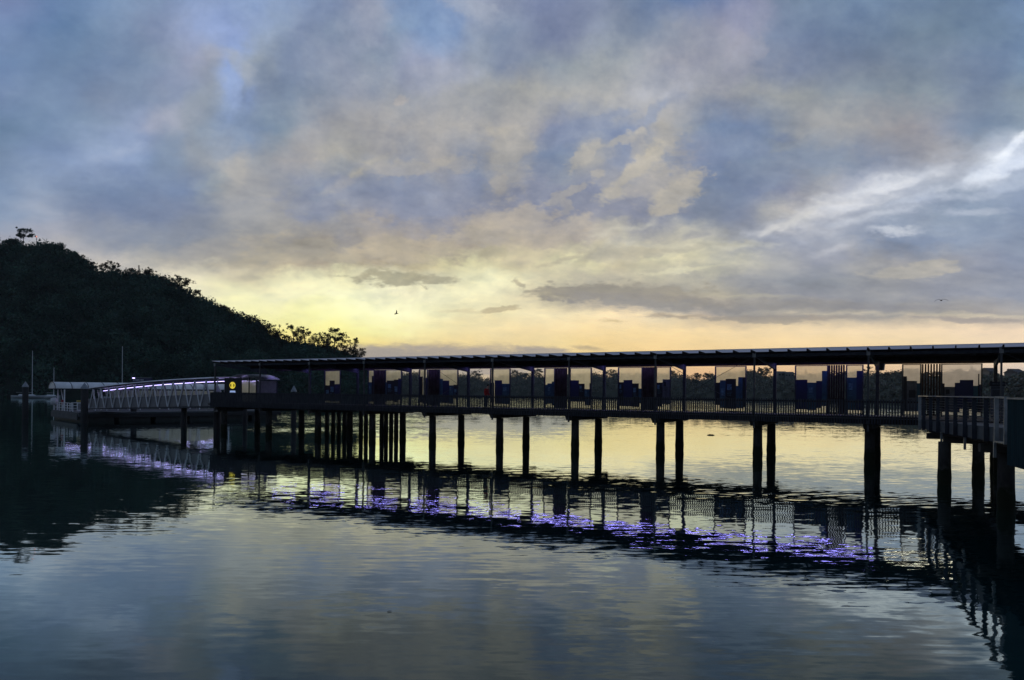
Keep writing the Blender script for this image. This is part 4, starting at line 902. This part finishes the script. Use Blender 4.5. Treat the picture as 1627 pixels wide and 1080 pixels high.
def launch(px, Y, ln, rz, label):
    p = at(px, 622, Y); o = empty('motor_launch', (p.x, p.y, 0), rz, label, 'boat', 'small launches moored off the far bank')
    m = MB(); m.hexa([(-ln / 2, -0.6, -0.2), (ln * .35, -0.3, -0.2), (ln * .35, 0.3, -0.2), (-ln / 2, 0.6, -0.2), (-ln / 2, -0.7, 0.4), (ln * .5, -0.1, 0.55), (ln * .5, 0.1, 0.55), (-ln / 2, 0.7, 0.4)]); m.build('hull', M['hull'], o, bevel=0.05)
    m = MB(); m.hexa([(-ln * .2, -0.45, 0.45), (ln * .2, -0.3, 0.48), (ln * .2, 0.3, 0.48), (-ln * .2, 0.45, 0.45), (-ln * .12, -0.4, 0.8), (ln * .06, -0.3, 0.8), (ln * .06, 0.3, 0.8), (-ln * .12, 0.4, 0.8)]); m.build('cabin', M['hull'], o, bevel=0.05)
launch(646, 540, 7.0, 0.1, 'white launch seen between two posts beyond the second farthest slat screen')
launch(661, 530, 6.0, 0.0, 'smaller white launch just right of the other far launch')
launch(739, 535, 6.2, -0.1, 'pale launch low on the water left of the person in red')

# ------------------------------------------------------------------ land
HILL = [(-260, 372), (-120, 376), (0, 388), (22, 381), (44, 390), (63, 386), (88, 387), (97, 397), (111, 398), (125, 405), (136, 415), (152, 430), (185, 432), (221, 433), (240, 434), (258, 443), (276, 449), (295, 462), (306, 468), (324, 478), (350, 487), (369, 496), (391, 506), (402, 509), (424, 527), (453, 540), (490, 546), (531, 552), (548, 560), (575, 572), (590, 592), (602, 622)]
HR = [(-260, 440), (0, 420), (300, 392), (560, 352), (602, 345)]
HS = [(-260, 300), (0, 322), (300, 328), (560, 335), (602, 340)]
FAR = [(540, 588), (640, 590), (750, 593), (772, 600), (818, 592), (842, 597), (853, 593), (945, 591), (967, 595), (975, 591), (1069, 592), (1085, 595), (1102, 600), (1126, 595), (1188, 588), (1203, 590), (1224, 596), (1250, 596), (1281, 594), (1376, 590), (1407, 593), (1437, 589), (1450, 587), (1458, 591), (1497, 592), (1527, 589), (1545, 588), (1567, 592), (1606, 591), (1627, 592), (1750, 585), (2000, 575)]
FS = [(540, 520), (645, 620), (900, 600), (1100, 540), (1240, 460), (1380, 360), (1500, 290), (1560, 240), (1700, 170), (2000, 130)]
def interp(tab, x):
    return float(np.interp(x, [a for a, _ in tab], [b_ for _, b_ in tab]))
def hill_point(px, t, drop=11.0):
    y0, y1 = interp(HS, px), interp(HR, px); Y = y0 + (y1 - y0) * t
    r = at(px, interp(HILL, px) + drop, y1)
    if t <= 1: z = -1.0 + (r.z + 1.0) * max(t, 0) ** 0.85
    else: z = r.z * max(0.2, 1 - (t - 1) * 0.5)
    return Vector((r.x / y1 * Y, Y, z))
def far_point(px, t, drop=7.0):
    y0 = interp(FS, px); y1 = y0 * 1.12
    Y = y0 + (y1 - y0) * t; r = at(px, interp(FAR, px) + drop, y1)
    z = -1.0 + (r.z + 1.0) * min(1, max(t, 0)) ** 0.55
    return Vector((r.x / y1 * Y, Y, z))
def terrain(name, fn, pxs, ts, m_):
    g = MB(); vs = [fn(p, t_) for p in pxs for t_ in ts]; k = len(ts)
    fs = [(i * k + j, (i + 1) * k + j, (i + 1) * k + j + 1, i * k + j + 1) for i in range(len(pxs) - 1) for j in range(k - 1)]
    g.add(vs, fs); return tag(g.build(name, m_, None, True), kind='structure')
terrain('hill', hill_point, [-260 + 7 * i for i in range(124)], [-0.03, 0, .1, .2, .3, .4, .5, .6, .7, .8, .9, 1, 1.2, 1.6, 2.2], M['ground'])
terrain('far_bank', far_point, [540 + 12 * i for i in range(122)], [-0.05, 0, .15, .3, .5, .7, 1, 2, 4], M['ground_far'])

def leaf_mesh(name, centers, radii, counts, size, m_, parent=None, squash=0.75, tintvar=0.42, shell=0.5, facevar=0.2):
    """leaf clumps: many small randomly turned quads spread through ellipsoids"""
    C, Rr, T, S = [], [], [], []
    for (c, r, n) in zip(centers, radii, counts):
        C.append(np.repeat(np.array([c]), n, 0)); Rr.append(np.full(n, r))
        tt = 1 + nr.uniform(-tintvar, tintvar); T.append(np.full(n, tt))
    C = np.concatenate(C); Rr = np.concatenate(Rr); T = np.concatenate(T); n = len(C)
    d = nr.normal(size=(n, 3)); d /= np.linalg.norm(d, axis=1)[:, None]
    rad = (shell + (1 - shell) * nr.random(n) ** 0.6) * Rr * (1 + 0.18 * nr.normal(size=n))
    P = C + d * rad[:, None] * np.array([1, 1, squash])
    a = nr.normal(size=(n, 3)) * 0.5; a += d * 0.8; a /= np.linalg.norm(a, axis=1)[:, None]
    q = nr.normal(size=(n, 3)); q -= a * (q * a).sum(1)[:, None]; q /= np.linalg.norm(q, axis=1)[:, None]
    w = np.cross(a, q); s = (size * nr.uniform(0.55, 1.35, n))[:, None]; s2 = s * nr.uniform(0.5, 0.9, n)[:, None]
    V = np.stack([P - q * s, P + w * s2, P + q * s, P - w * s2], 1).reshape(-1, 3)
    me = bpy.data.meshes.new(name)
    me.vertices.add(4 * n); me.vertices.foreach_set('co', V.ravel().astype(np.float32))
    me.loops.add(4 * n); me.loops.foreach_set('vertex_index', np.arange(4 * n, dtype=np.int32))
    me.polygons.add(n); me.polygons.foreach_set('loop_start', np.arange(0, 4 * n, 4, dtype=np.int32)); me.polygons.foreach_set('loop_total', np.full(n, 4, np.int32))
    me.update(calc_edges=True)
    at_ = me.attributes.new('tint', 'FLOAT_COLOR', 'FACE'); T2 = T * nr.uniform(1 - facevar, 1 + facevar, n)
    cc = np.stack([T2 * nr.uniform(0.85, 1.2, n), T2, T2 * nr.uniform(0.8, 1.1, n), np.ones(n)], 1).astype(np.float32)
    at_.data.foreach_set('color', cc.ravel())
    me.materials.append(m_)
    o = bpy.data.objects.new(name, me); COL.objects.link(o)
    if parent: o.parent = parent
    return o
# forest covering the hill
cs, rs, ns = [], [], []
for i in range(2500):
    px = rng.uniform(-230, 592); t_ = rng.random() ** 0.8 * 1.02
    p = hill_point(px, t_); r = rng.choice([2.2, 3.0, 3.6, 4.4, 5.4]) * (0.75 if px > 420 else 1.0)
    cs.append((p.x, p.y, max(p.z + r * 0.45, 1.2))); rs.append(r); ns.append(int(55 + 24 * r))
for i in range(420):
    px = -120 + i * 1.7 + rng.uniform(-1.5, 1.5); p = hill_point(px, 1.0); r = rng.uniform(1.3, 3.0) * (0.85 if px > 420 else 1)
    cs.append((p.x, p.y, p.z + r * rng.uniform(0.3, 1.3))); rs.append(r); ns.append(46)
tag(leaf_mesh('forest', cs, rs, ns, 0.52, M['leaf']), 'dark dense forest covering the hillside above the pontoon', 'forest', kind='stuff')
cs, rs, ns = [], [], []
for i in range(1500):
    px = rng.uniform(545, 1750); t_ = rng.random() ** 0.8 * 1.05; p = far_point(px, t_); kk = 300 / p.y
    r = rng.uniform(5, 10) * p.y / F
    cs.append((p.x, p.y, max(p.z + r * 0.3, 0.7))); rs.append(r); ns.append(90)
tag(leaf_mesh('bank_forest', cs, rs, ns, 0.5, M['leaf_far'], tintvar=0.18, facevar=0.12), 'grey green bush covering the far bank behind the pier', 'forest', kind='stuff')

# individual trees standing above the skyline
def tree(px, top, base, Y, wpx, style, label, leaf, group):
    p0 = at(px, base, Y); p1 = at(px, top, Y); H = p1.z - p0.z; Wd = wpx / F * Y
    o = empty({'umbrella': 'umbrella_pine', 'open': 'open_crowned_tree', 'round': 'round_crowned_tree', 'conifer': 'conifer_tree'}[style], (p0.x, p0.y, p0.z - 1.5), 0, label, 'tree', group)
    H2 = H + 1.5; r0 = max(0.12, H2 * 0.022); m = MB()
    lean = rng.uniform(-0.08, 0.08) * H2
    top_t = 0.9 if style in ('conifer',) else 0.62
    tp = lambda f_: Vector((lean * f_ * f_, 0.2 * math.sin(f_ * 3), H2 * f_))
    m.tube([tp(0), tp(0.25), tp(0.5), tp(top_t)], [r0, r0 * 0.8, r0 * 0.6, r0 * 0.25], 7)
    cl = []
    if style == 'conifer':
        for i in range(9):
            f_ = 0.25 + 0.72 * i / 8; rr = Wd / 2 * (1.05 - f_) * 1.2
            for q in range(5):
                a = q * 1.2566 + i; e = tp(f_) + Vector((math.cos(a) * rr, math.sin(a) * rr, -0.02 * H2)); m.tube([tp(f_), e], [r0 * 0.25, 0.03], 4)
                cl.append((e * 0.6 + tp(f_) * 0.4, max(0.3, rr * 0.45), 16))
    else:
        nl = {'umbrella': 11, 'open': 12, 'round': 10}[style]
        cz, vz = {'umbrella': (0.68, 0.28), 'open': (0.62, 0.34), 'round': (0.58, 0.36)}[style]
        for i in range(nl):
            a = 2.4 * i + rng.uniform(-0.4, 0.4); q0 = rng.uniform(-0.9, 1.0)
            rr = Wd / 2 * math.sqrt(max(0.05, 1 - q0 * q0 * 0.8)) * rng.uniform(0.45, 0.9)
            f0 = rng.uniform(0.3, 0.6)
            e = tp(0.62) + Vector((math.cos(a) * rr, math.sin(a) * rr, 0)); e.z = H2 * (cz + vz * q0 * 0.8)
            mid = (tp(f0) + e) / 2 + Vector((rng.uniform(-.1, .1) * rr, 0, -0.03 * H2 + 0.02 * rr))
            m.tube([tp(f0), mid, e], [r0 * 0.42, r0 * 0.28, 0.05], 5)
            cr = {'umbrella': Wd * 0.16, 'open': Wd * 0.145, 'round': Wd * 0.2}[style] * rng.uniform(0.7, 1.3)
            cl.append((e, cr, {'umbrella': 95, 'open': 60, 'round': 120}[style]))
            for q in range(2):
                e2_ = e + Vector((rng.uniform(-1, 1) * cr * 1.6, rng.uniform(-1, 1) * cr * 1.6, rng.uniform(-0.9, 0.8) * cr)); m.tube([mid, e2_], [r0 * 0.2, 0.04], 4)
                cl.append((e2_, cr * rng.uniform(0.4, 0.8), {'umbrella': 45, 'open': 30, 'round': 60}[style]))
    m.build('trunk', M['bark'], o)
    sz = max(0.16, min(0.34, Wd * 0.028)) * (0.9 if style == 'open' else 1.0)
    leaf_mesh('crown', [tuple(c) for c, _, _ in cl], [r for _, r, _ in cl], [n for _, _, n in cl], sz, leaf, o, squash=0.72, tintvar=0.2, shell=0.05)
def hY(px): return interp(HR, px) - 2
T1 = [(37, 362, 384, 27, 'umbrella', 'lone umbrella pine standing on the hilltop beside the beacon'),
(88, 385, 400, 30, 'round', 'bushy round tree just right of the hilltop beacon'), (20, 379, 394, 28, 'round', 'bushy round tree below the lone hilltop pine'),
(122, 401, 416, 18, 'round', 'round tree where the hilltop begins to fall away'), (147, 412, 428, 14, 'round', 'dark pointed bush at the top of the stepped treeline'),
(161, 415, 432, 14, 'open', 'first thin tree of the light row high on the ridge'), (173, 413, 433, 15, 'round', 'tallest rounded tree in the light row high on the ridge'),
(185, 416, 435, 14, 'round', 'rounded tree right of the tallest in the high ridge row'), (206, 424, 439, 20, 'open', 'sparse tree right of the rounded pair in the high ridge row'),
(221, 421, 437, 8, 'conifer', 'slim conifer in the high ridge row'), (236, 426, 441, 20, 'umbrella', 'flat topped dark tree right of the slim conifer'),
(258, 437, 451, 16, 'umbrella', 'small flat topped tree left of the big open tree'), (284, 437, 468, 36, 'open', 'big open branched tree leaning out halfway up the ridge'),
(312, 459, 469, 15, 'umbrella', 'tiny wind bent tree below the big open tree'), (352, 482, 495, 24, 'open', 'low scrubby tree catching yellow light on the slope'),
(372, 494, 508, 22, 'round', 'round bush on the slope above the first pale trees'), (401, 501, 525, 28, 'umbrella', 'dark umbrella tree at the head of the low ridge row'),
(424, 509, 532, 24, 'open', 'pale thin tree right of the dark umbrella tree'), (442, 514, 540, 22, 'open', 'second pale thin tree in the low ridge row'),
(466, 515, 546, 25, 'umbrella', 'pine with a bare trunk in the middle of the low ridge row'), (483, 517, 547, 20, 'umbrella', 'pine close right of the bare trunked one'),
(505, 525, 551, 18, 'open', 'ragged small tree between the two groups of pines'), (531, 520, 558, 32, 'umbrella', 'large pine with layered crown near the end of the ridge'),
(520, 538, 558, 16, 'round', 'dense bush at the foot of the large layered pine'), (550, 546, 568, 18, 'round', 'dense dark tree just right of the large layered pine'),
(562, 534, 574, 22, 'open', 'windswept tree tilting outward at the end of the point'), (412, 512, 532, 22, 'round', 'leafy round bush filling the gap right of the dark umbrella tree'), (434, 522, 542, 22, 'round', 'low leafy bush between the two pale thin trees'),
(455, 528, 547, 20, 'round', 'leafy bush at the left foot of the bare trunked pine'), (475, 533, 551, 18, 'round', 'dark bush below and between the two middle pines'), (495, 533, 553, 20, 'open', 'scrubby tree right of the pair of middle pines'),
(514, 533, 556, 20, 'open', 'scrubby tree touching the left side of the large layered pine'), (541, 535, 562, 22, 'open', 'tangled tree leaning on the right side of the large layered pine'), (556, 552, 574, 22, 'round', 'dark bush under the windswept tree on the point'), (571, 549, 577, 20, 'umbrella', 'lowest tree overhanging the canopy roof at the end of the point')]
for px, tp_, bs_, w, stl, lab in T1: tree(px, tp_, bs_, hY(px), w, stl, lab, M['leaf_ridge'] if px > 140 else M['leaf'], 'trees along the hill skyline')
T2 = [(757, 588, 601, 18, 'open', 'ragged tree on the far bank left of the person in red'), (818, 585, 601, 16, 'open', 'feathery tree on the far bank behind the canopy brace'), (833, 591, 602, 18, 'round', 'low round tree right of the feathery far tree'),
(853, 585, 600, 18, 'umbrella', 'flat crowned tree seen above the far bank left of a narrow glass screen'), (972, 585, 600, 22, 'open', 'leafy tree seen left of the wide glass screen'), (1069, 587, 600, 16, 'round', 'round tree beside the pale grey print'),
(1108, 592, 604, 16, 'umbrella', 'flat crowned tree left of the twin crowned one on the far bank'), (1126, 591, 603, 18, 'umbrella', 'broad flat crowned tree at the left edge of the screen without slats'), (1188, 583, 600, 18, 'open', 'leafy tree right of the screen without slats'),
(1214, 582, 601, 22, 'umbrella', 'tall umbrella tree above the pale hillside houses'), (1281, 586, 600, 12, 'conifer', 'faint conifer seen through the widest glass screen'), (1378, 581, 598, 16, 'open', 'leafy tree behind the hanging display box'),
(1418, 588, 600, 26, 'round', 'broad round tree right of the hanging display box'), (1450, 584, 598, 24, 'round', 'broad hazy tree seen through the glass left of the nearest slat screen'), (1525, 585, 600, 18, 'umbrella', 'flat crowned tree seen through the glass above the big navy print'),
(1545, 581, 600, 14, 'conifer', 'tall conifer seen through the glass right of the big navy print'), (1603, 586, 599, 9, 'conifer', 'slim conifer above the far bank near the right edge')]
for px, tp_, bs_, w, stl, lab in T2: tree(px, tp_, bs_, interp(FS, px) * 1.11, w, stl, lab, M['leaf_far'], 'trees on the far bank')
p = at(58, 391, 416); q = at(58, 375, 416)
bc = empty('beacon_pole', (p.x, p.y, p.z - 2), 0, 'slim beacon pole with a reddish light on the hilltop', 'beacon')
MB().tube([(0, 0, 0), (0, 0, q.z - p.z + 1.4)], [0.16, 0.12], 8).build('pole', M['steel'], bc)
MB().tube([(0, 0, q.z - p.z + 1.4), (0, 0, q.z - p.z + 2.1)], [0.28, 0.22], 8).build('lamp', emis('red_beacon', (1.0, 0.35, 0.25), 1.2), bc)
# houses on the far bank
def house(px, py, Y, w, dp, h, rz, label):
    p = at(px, py, Y); o = empty('house', (p.x, p.y, p.z - 1.5), rz, label, 'house', 'pale houses on the far bank')
    MB().box(-w / 2, w / 2, -dp / 2, dp / 2, 0, h).build('wall', M['wall'], o)
    m = MB(); m.add([(-w / 2 - .3, -dp / 2 - .3, h), (w / 2 + .3, -dp / 2 - .3, h), (w / 2 + .3, dp / 2 + .3, h), (-w / 2 - .3, dp / 2 + .3, h), (-w / 2 - .3, 0, h + 1.3), (w / 2 + .3, 0, h + 1.3)], [(0, 1, 5, 4), (2, 3, 4, 5), (0, 4, 3), (1, 2, 5), (3, 2, 1, 0)]); m.build('roof', M['tile'], o)
    for i in range(3):
        x = -w / 2 + w * (i + 0.5) / 3; MB().box(x - w * .1, x + w * .1, -dp / 2 - 0.03, -dp / 2 + 0.02, h - 1.6, h - 0.5).build('window', M['pane'], o)
house(1240, 600, 500, 6.4, 7, 4.6, 0.1, 'small pale house among trees right of the tall umbrella tree')
house(1253, 600, 496, 5.4, 7, 4.2, -0.2, 'pale house close right of the other, left of the widest glass screen')
house(1570, 599.5, 262, 3.0, 5, 3.6, 0.1, 'pale house on the far bank above the kiosk')
house(1612, 599.5, 240, 3.0, 5, 3.0, 0.2, 'pale house on the far bank near the right edge')

# ------------------------------------------------------------------ birds, driftwood, person
def bird(px, py, Y, yaw, label, glide):
    p = at(px, py, Y); o = empty('seabird', p, yaw, label, 'bird', 'birds in flight')
    bm = MB()
    bm.tube([(-0.28, 0, 0), (-0.2, 0, 0.0), (0, 0, 0.0), (0.16, 0, 0.01), (0.24, 0, 0.03), (0.3, 0, 0.03), (0.38, 0, 0.01)], [0.012, 0.045, 0.085, 0.06, 0.04, 0.04, 0.006], 10)
    def wing(s):
        k = len(bm.v)
        if glide: pts = [(0, .05, 0.03), (-.02, .28, .13), (-.07, .52, .05), (-.14, .72, -.14)]
        else: pts = [(0, .05, 0.03), (-.02, .25, .14), (-.10, .48, .22), (-.24, .66, .24)]
        ch = [0.24, 0.22, 0.15, 0.03]
        vs = []
        for (x, y, z), c in zip(pts, ch): vs += [(x + c * .45, y * s, z), (x, y * s, z + 0.018), (x - c * .55, y * s, z - 0.01), (x, y * s, z - 0.012)]
        fs = []
        for i in range(3):
            for j in range(4): fs.append((4 * i + j, 4 * i + (j + 1) % 4, 4 * i + 4 + (j + 1) % 4, 4 * i + 4 + j))
        fs += [(3, 2, 1, 0), (12, 13, 14, 15)]; bm.add(vs, fs)
    wing(1); wing(-1)
    bm.add([(-0.18, -0.03, 0), (-0.18, 0.03, 0), (-0.38, 0.08, 0.0), (-0.38, -0.08, 0.0), (-0.28, 0, 0.015)], [(0, 1, 2, 3), (0, 4, 1), (1, 4, 2), (2, 4, 3), (3, 4, 0)])
    bm.build('body', M['feather'], o, True); return o
b1 = bird(630, 498, 130, 0.25, 'dark bird flying with spread wings in the yellow sky', False); b1.rotation_euler = (R(-38), R(4), 0.45)
b2 = bird(1495.5, 477, 84, R(72), 'dark bird gliding with drooped wings before grey cloud on the right', True)
def log(px, py, ln, label, rz):
    s = uv(px, py); Y = EYE / -s[1]; o = MB().tube([(-ln / 2, 0, 0.0), (-ln * .2, 0.02 * ln, 0.05 * ln), (ln * .25, -0.03 * ln, 0.04 * ln), (ln / 2, 0, 0)], [0.04 * ln, 0.08 * ln, 0.065 * ln, 0.02 * ln], 8).build('driftwood', M['wood_log'], None, True)
    o.location = (s[0] * Y, Y, 0.01); o.rotation_euler = (0, 0, rz); tag(o, label, 'driftwood')
log(1129.5, 691.3, 0.75, 'dark driftwood floating on the bright water between two pile pairs', 0.1)
log(619, 972, 0.09, 'tiny dark fleck floating on the near open water', 0.3)

def skin_obj(name, pts, edges, radii, m_, parent, sub=1, root=0):
    me = bpy.data.meshes.new(name); me.from_pydata([tuple(p) for p in pts], edges, []); me.update()
    o = bpy.data.objects.new(name, me); COL.objects.link(o); o.parent = parent
    s = o.modifiers.new('skin', 'SKIN'); 
    sv = me.skin_vertices[0].data if me.skin_vertices else None
    if sv is None:
        bm = bmesh.new(); bm.from_mesh(me); bm.verts.layers.skin.verify(); bm.to_mesh(me); bm.free(); sv = me.skin_vertices[0].data
    for i, r in enumerate(radii): sv[i].radius = r if isinstance(r, tuple) else (r, r)
    sv[root].use_root = True; s.use_smooth_shade = True
    u_ = o.modifiers.new('sub', 'SUBSURF'); u_.levels = sub; u_.render_levels = sub
    me.materials.append(m_); return o
pd = 1.3; pl_ = along(772.5, pd)
pe = empty('person', W(pl_, pd, DK), RZ + 0.1, 'person in a red jacket standing behind the pier railing facing right', 'person')
pe.scale = (1.05, 1.05, 1.05)
# faces +x ; leans forward a little
P = [(0, 0, .95), (.02, 0, 1.15), (.05, 0, 1.38), (.10, 0, 1.52), (.13, 0, 1.58), (.17, 0, 1.68), (.19, 0, 1.77),       # 0-6 spine, neck, head
     (0, .1, .92), (.04, .11, .5), (-.02, .11, .08), (.14, .12, .04), (0, -.1, .92), (-.03, -.11, .5), (-.1, -.11, .08), (.06, -.12, .04),
     (.06, .2, 1.43), (.02, .27, 1.16), (.22, .22, .98), (.06, -.2, 1.43), (.02, -.27, 1.16), (.22, -.22, .98), (.3, .2, .95), (.3, -.2, .95)]
E_ = [(0, 1), (1, 2), (2, 3), (3, 4), (4, 5), (5, 6), (0, 7), (7, 8), (8, 9), (9, 10), (0, 11), (11, 12), (12, 13), (13, 14), (2, 15), (15, 16), (16, 17), (2, 18), (18, 19), (19, 20), (17, 21), (20, 22)]
RD_ = [(.15, .11), (.14, .1), (.16, .11), .08, .055, .095, .075, .09, .065, .045, .035, .09, .065, .045, .035, .065, .048, .035, .065, .048, .035, .03, .03]
def fingers(base, sgn, pts, ed, rd, root_i):
    for k_, (dx, dy, ln) in enumerate(((.02, .03, .075), (.03, .012, .085), (.03, -.006, .08), (.025, -.024, .065), (-.01, .045 * 1, .05))):
        i0 = len(pts); a = Vector(base) + Vector((dx * .6, dy * sgn, -.01 if k_ < 4 else .0)); b0 = a + Vector((ln * .55, 0, -.012)); c0 = b0 + Vector((ln * .35, -0.005 * sgn, -.03))
        pts += [tuple(a), tuple(b0), tuple(c0)]; ed += [(root_i, i0), (i0, i0 + 1), (i0 + 1, i0 + 2)]; rd += [.011, .0095, .008]
fingers(P[21], -1, P, E_, RD_, 21); fingers(P[22], 1, P, E_, RD_, 22)
bd = skin_obj('body', P, E_, RD_, M['skin'], pe, 2)
JP = [(0, 0, .86), (.01, 0, 1.0), (.02, 0, 1.18), (.05, 0, 1.4), (.09, 0, 1.5), (.06, .21, 1.43), (.02, .28, 1.16), (.2, .23, 1.0), (.06, -.21, 1.43), (.02, -.28, 1.16), (.2, -.23, 1.0)]
skin_obj('jacket', JP, [(0, 1), (1, 2), (2, 3), (3, 4), (3, 5), (5, 6), (6, 7), (3, 8), (8, 9), (9, 10)], [(.18, .15), (.18, .15), (.19, .15), (.19, .16), .10, .10, .08, .06, .10, .08, .06], M['jacket'], pe, 2)
TP = [(0, 0, .93), (0, .1, .86), (.04, .11, .5), (-.02, .11, .12), (0, -.1, .86), (-.03, -.11, .5), (-.1, -.11, .12)]
skin_obj('trousers', TP, [(0, 1), (1, 2), (2, 3), (0, 4), (4, 5), (5, 6)], [(.15, .13), .11, .085, .065, .11, .085, .065], M['cloth'], pe, 2)
skin_obj('hair', [(.12, 0, 1.66), (.15, 0, 1.76), (.19, 0, 1.83)], [(0, 1), (1, 2)], [.09, .105, .075], M['hair'], pe, 2)
for x0 in (0.0, -0.08):
    pass
fm = MB()
for s in (-1, 1): fm.tube([(.262, s * .035, 1.715), (.275, s * .035, 1.715)], [.014, .008], 8)
fm.build('eyes', M['cloth'], pe)
MB().tube([(.25, 0, 1.71), (.295, 0, 1.675), (.26, 0, 1.66)], [.01, .018, .012], 8).build('nose', M['skin'], pe, True)
MB().box(.245, .268, -.028, .028, 1.622, 1.634).build('mouth', M['red'], pe)
for s, x0 in ((1, 0.0), (-1, -0.08)):
    MB().hexa([(x0 - .1, s * .115 - .05, .004), (x0 + .2, s * .115 - .045, .004), (x0 + .2, s * .115 + .045, .004), (x0 - .1, s * .115 + .05, .004), (x0 - .09, s * .115 - .045, .13), (x0 + .17, s * .115 - .035, .07), (x0 + .17, s * .115 + .035, .07), (x0 - .09, s * .115 + .045, .13)]).build('shoe', M['black'], pe, bevel=0.02)

sc.cycles.max_bounces = 8; sc.cycles.transparent_max_bounces = 12
sc.cycles.caustics_reflective = False; sc.cycles.caustics_refractive = False

# ------------------------------------------------------------------ thin evening haze over the harbour
hz = MB(); hz.box(-1520, 1520, -70, 1620, -4, 108); hz = hz.build('haze', None); tag(hz, kind='stuff')
hm = bpy.data.materials.new('evening_haze'); hm.use_nodes = True; hn = hm.node_tree; hn.nodes.clear()
ho = hn.nodes.new('ShaderNodeOutputMaterial'); hp = hn.nodes.new('ShaderNodeVolumePrincipled')
hp.inputs['Color'].default_value = (0.85, 0.92, 0.95, 1); hp.inputs['Density'].default_value = 0.00008
hn.links.new(hp.outputs[0], ho.inputs['Volume']); hz.data.materials.append(hm)
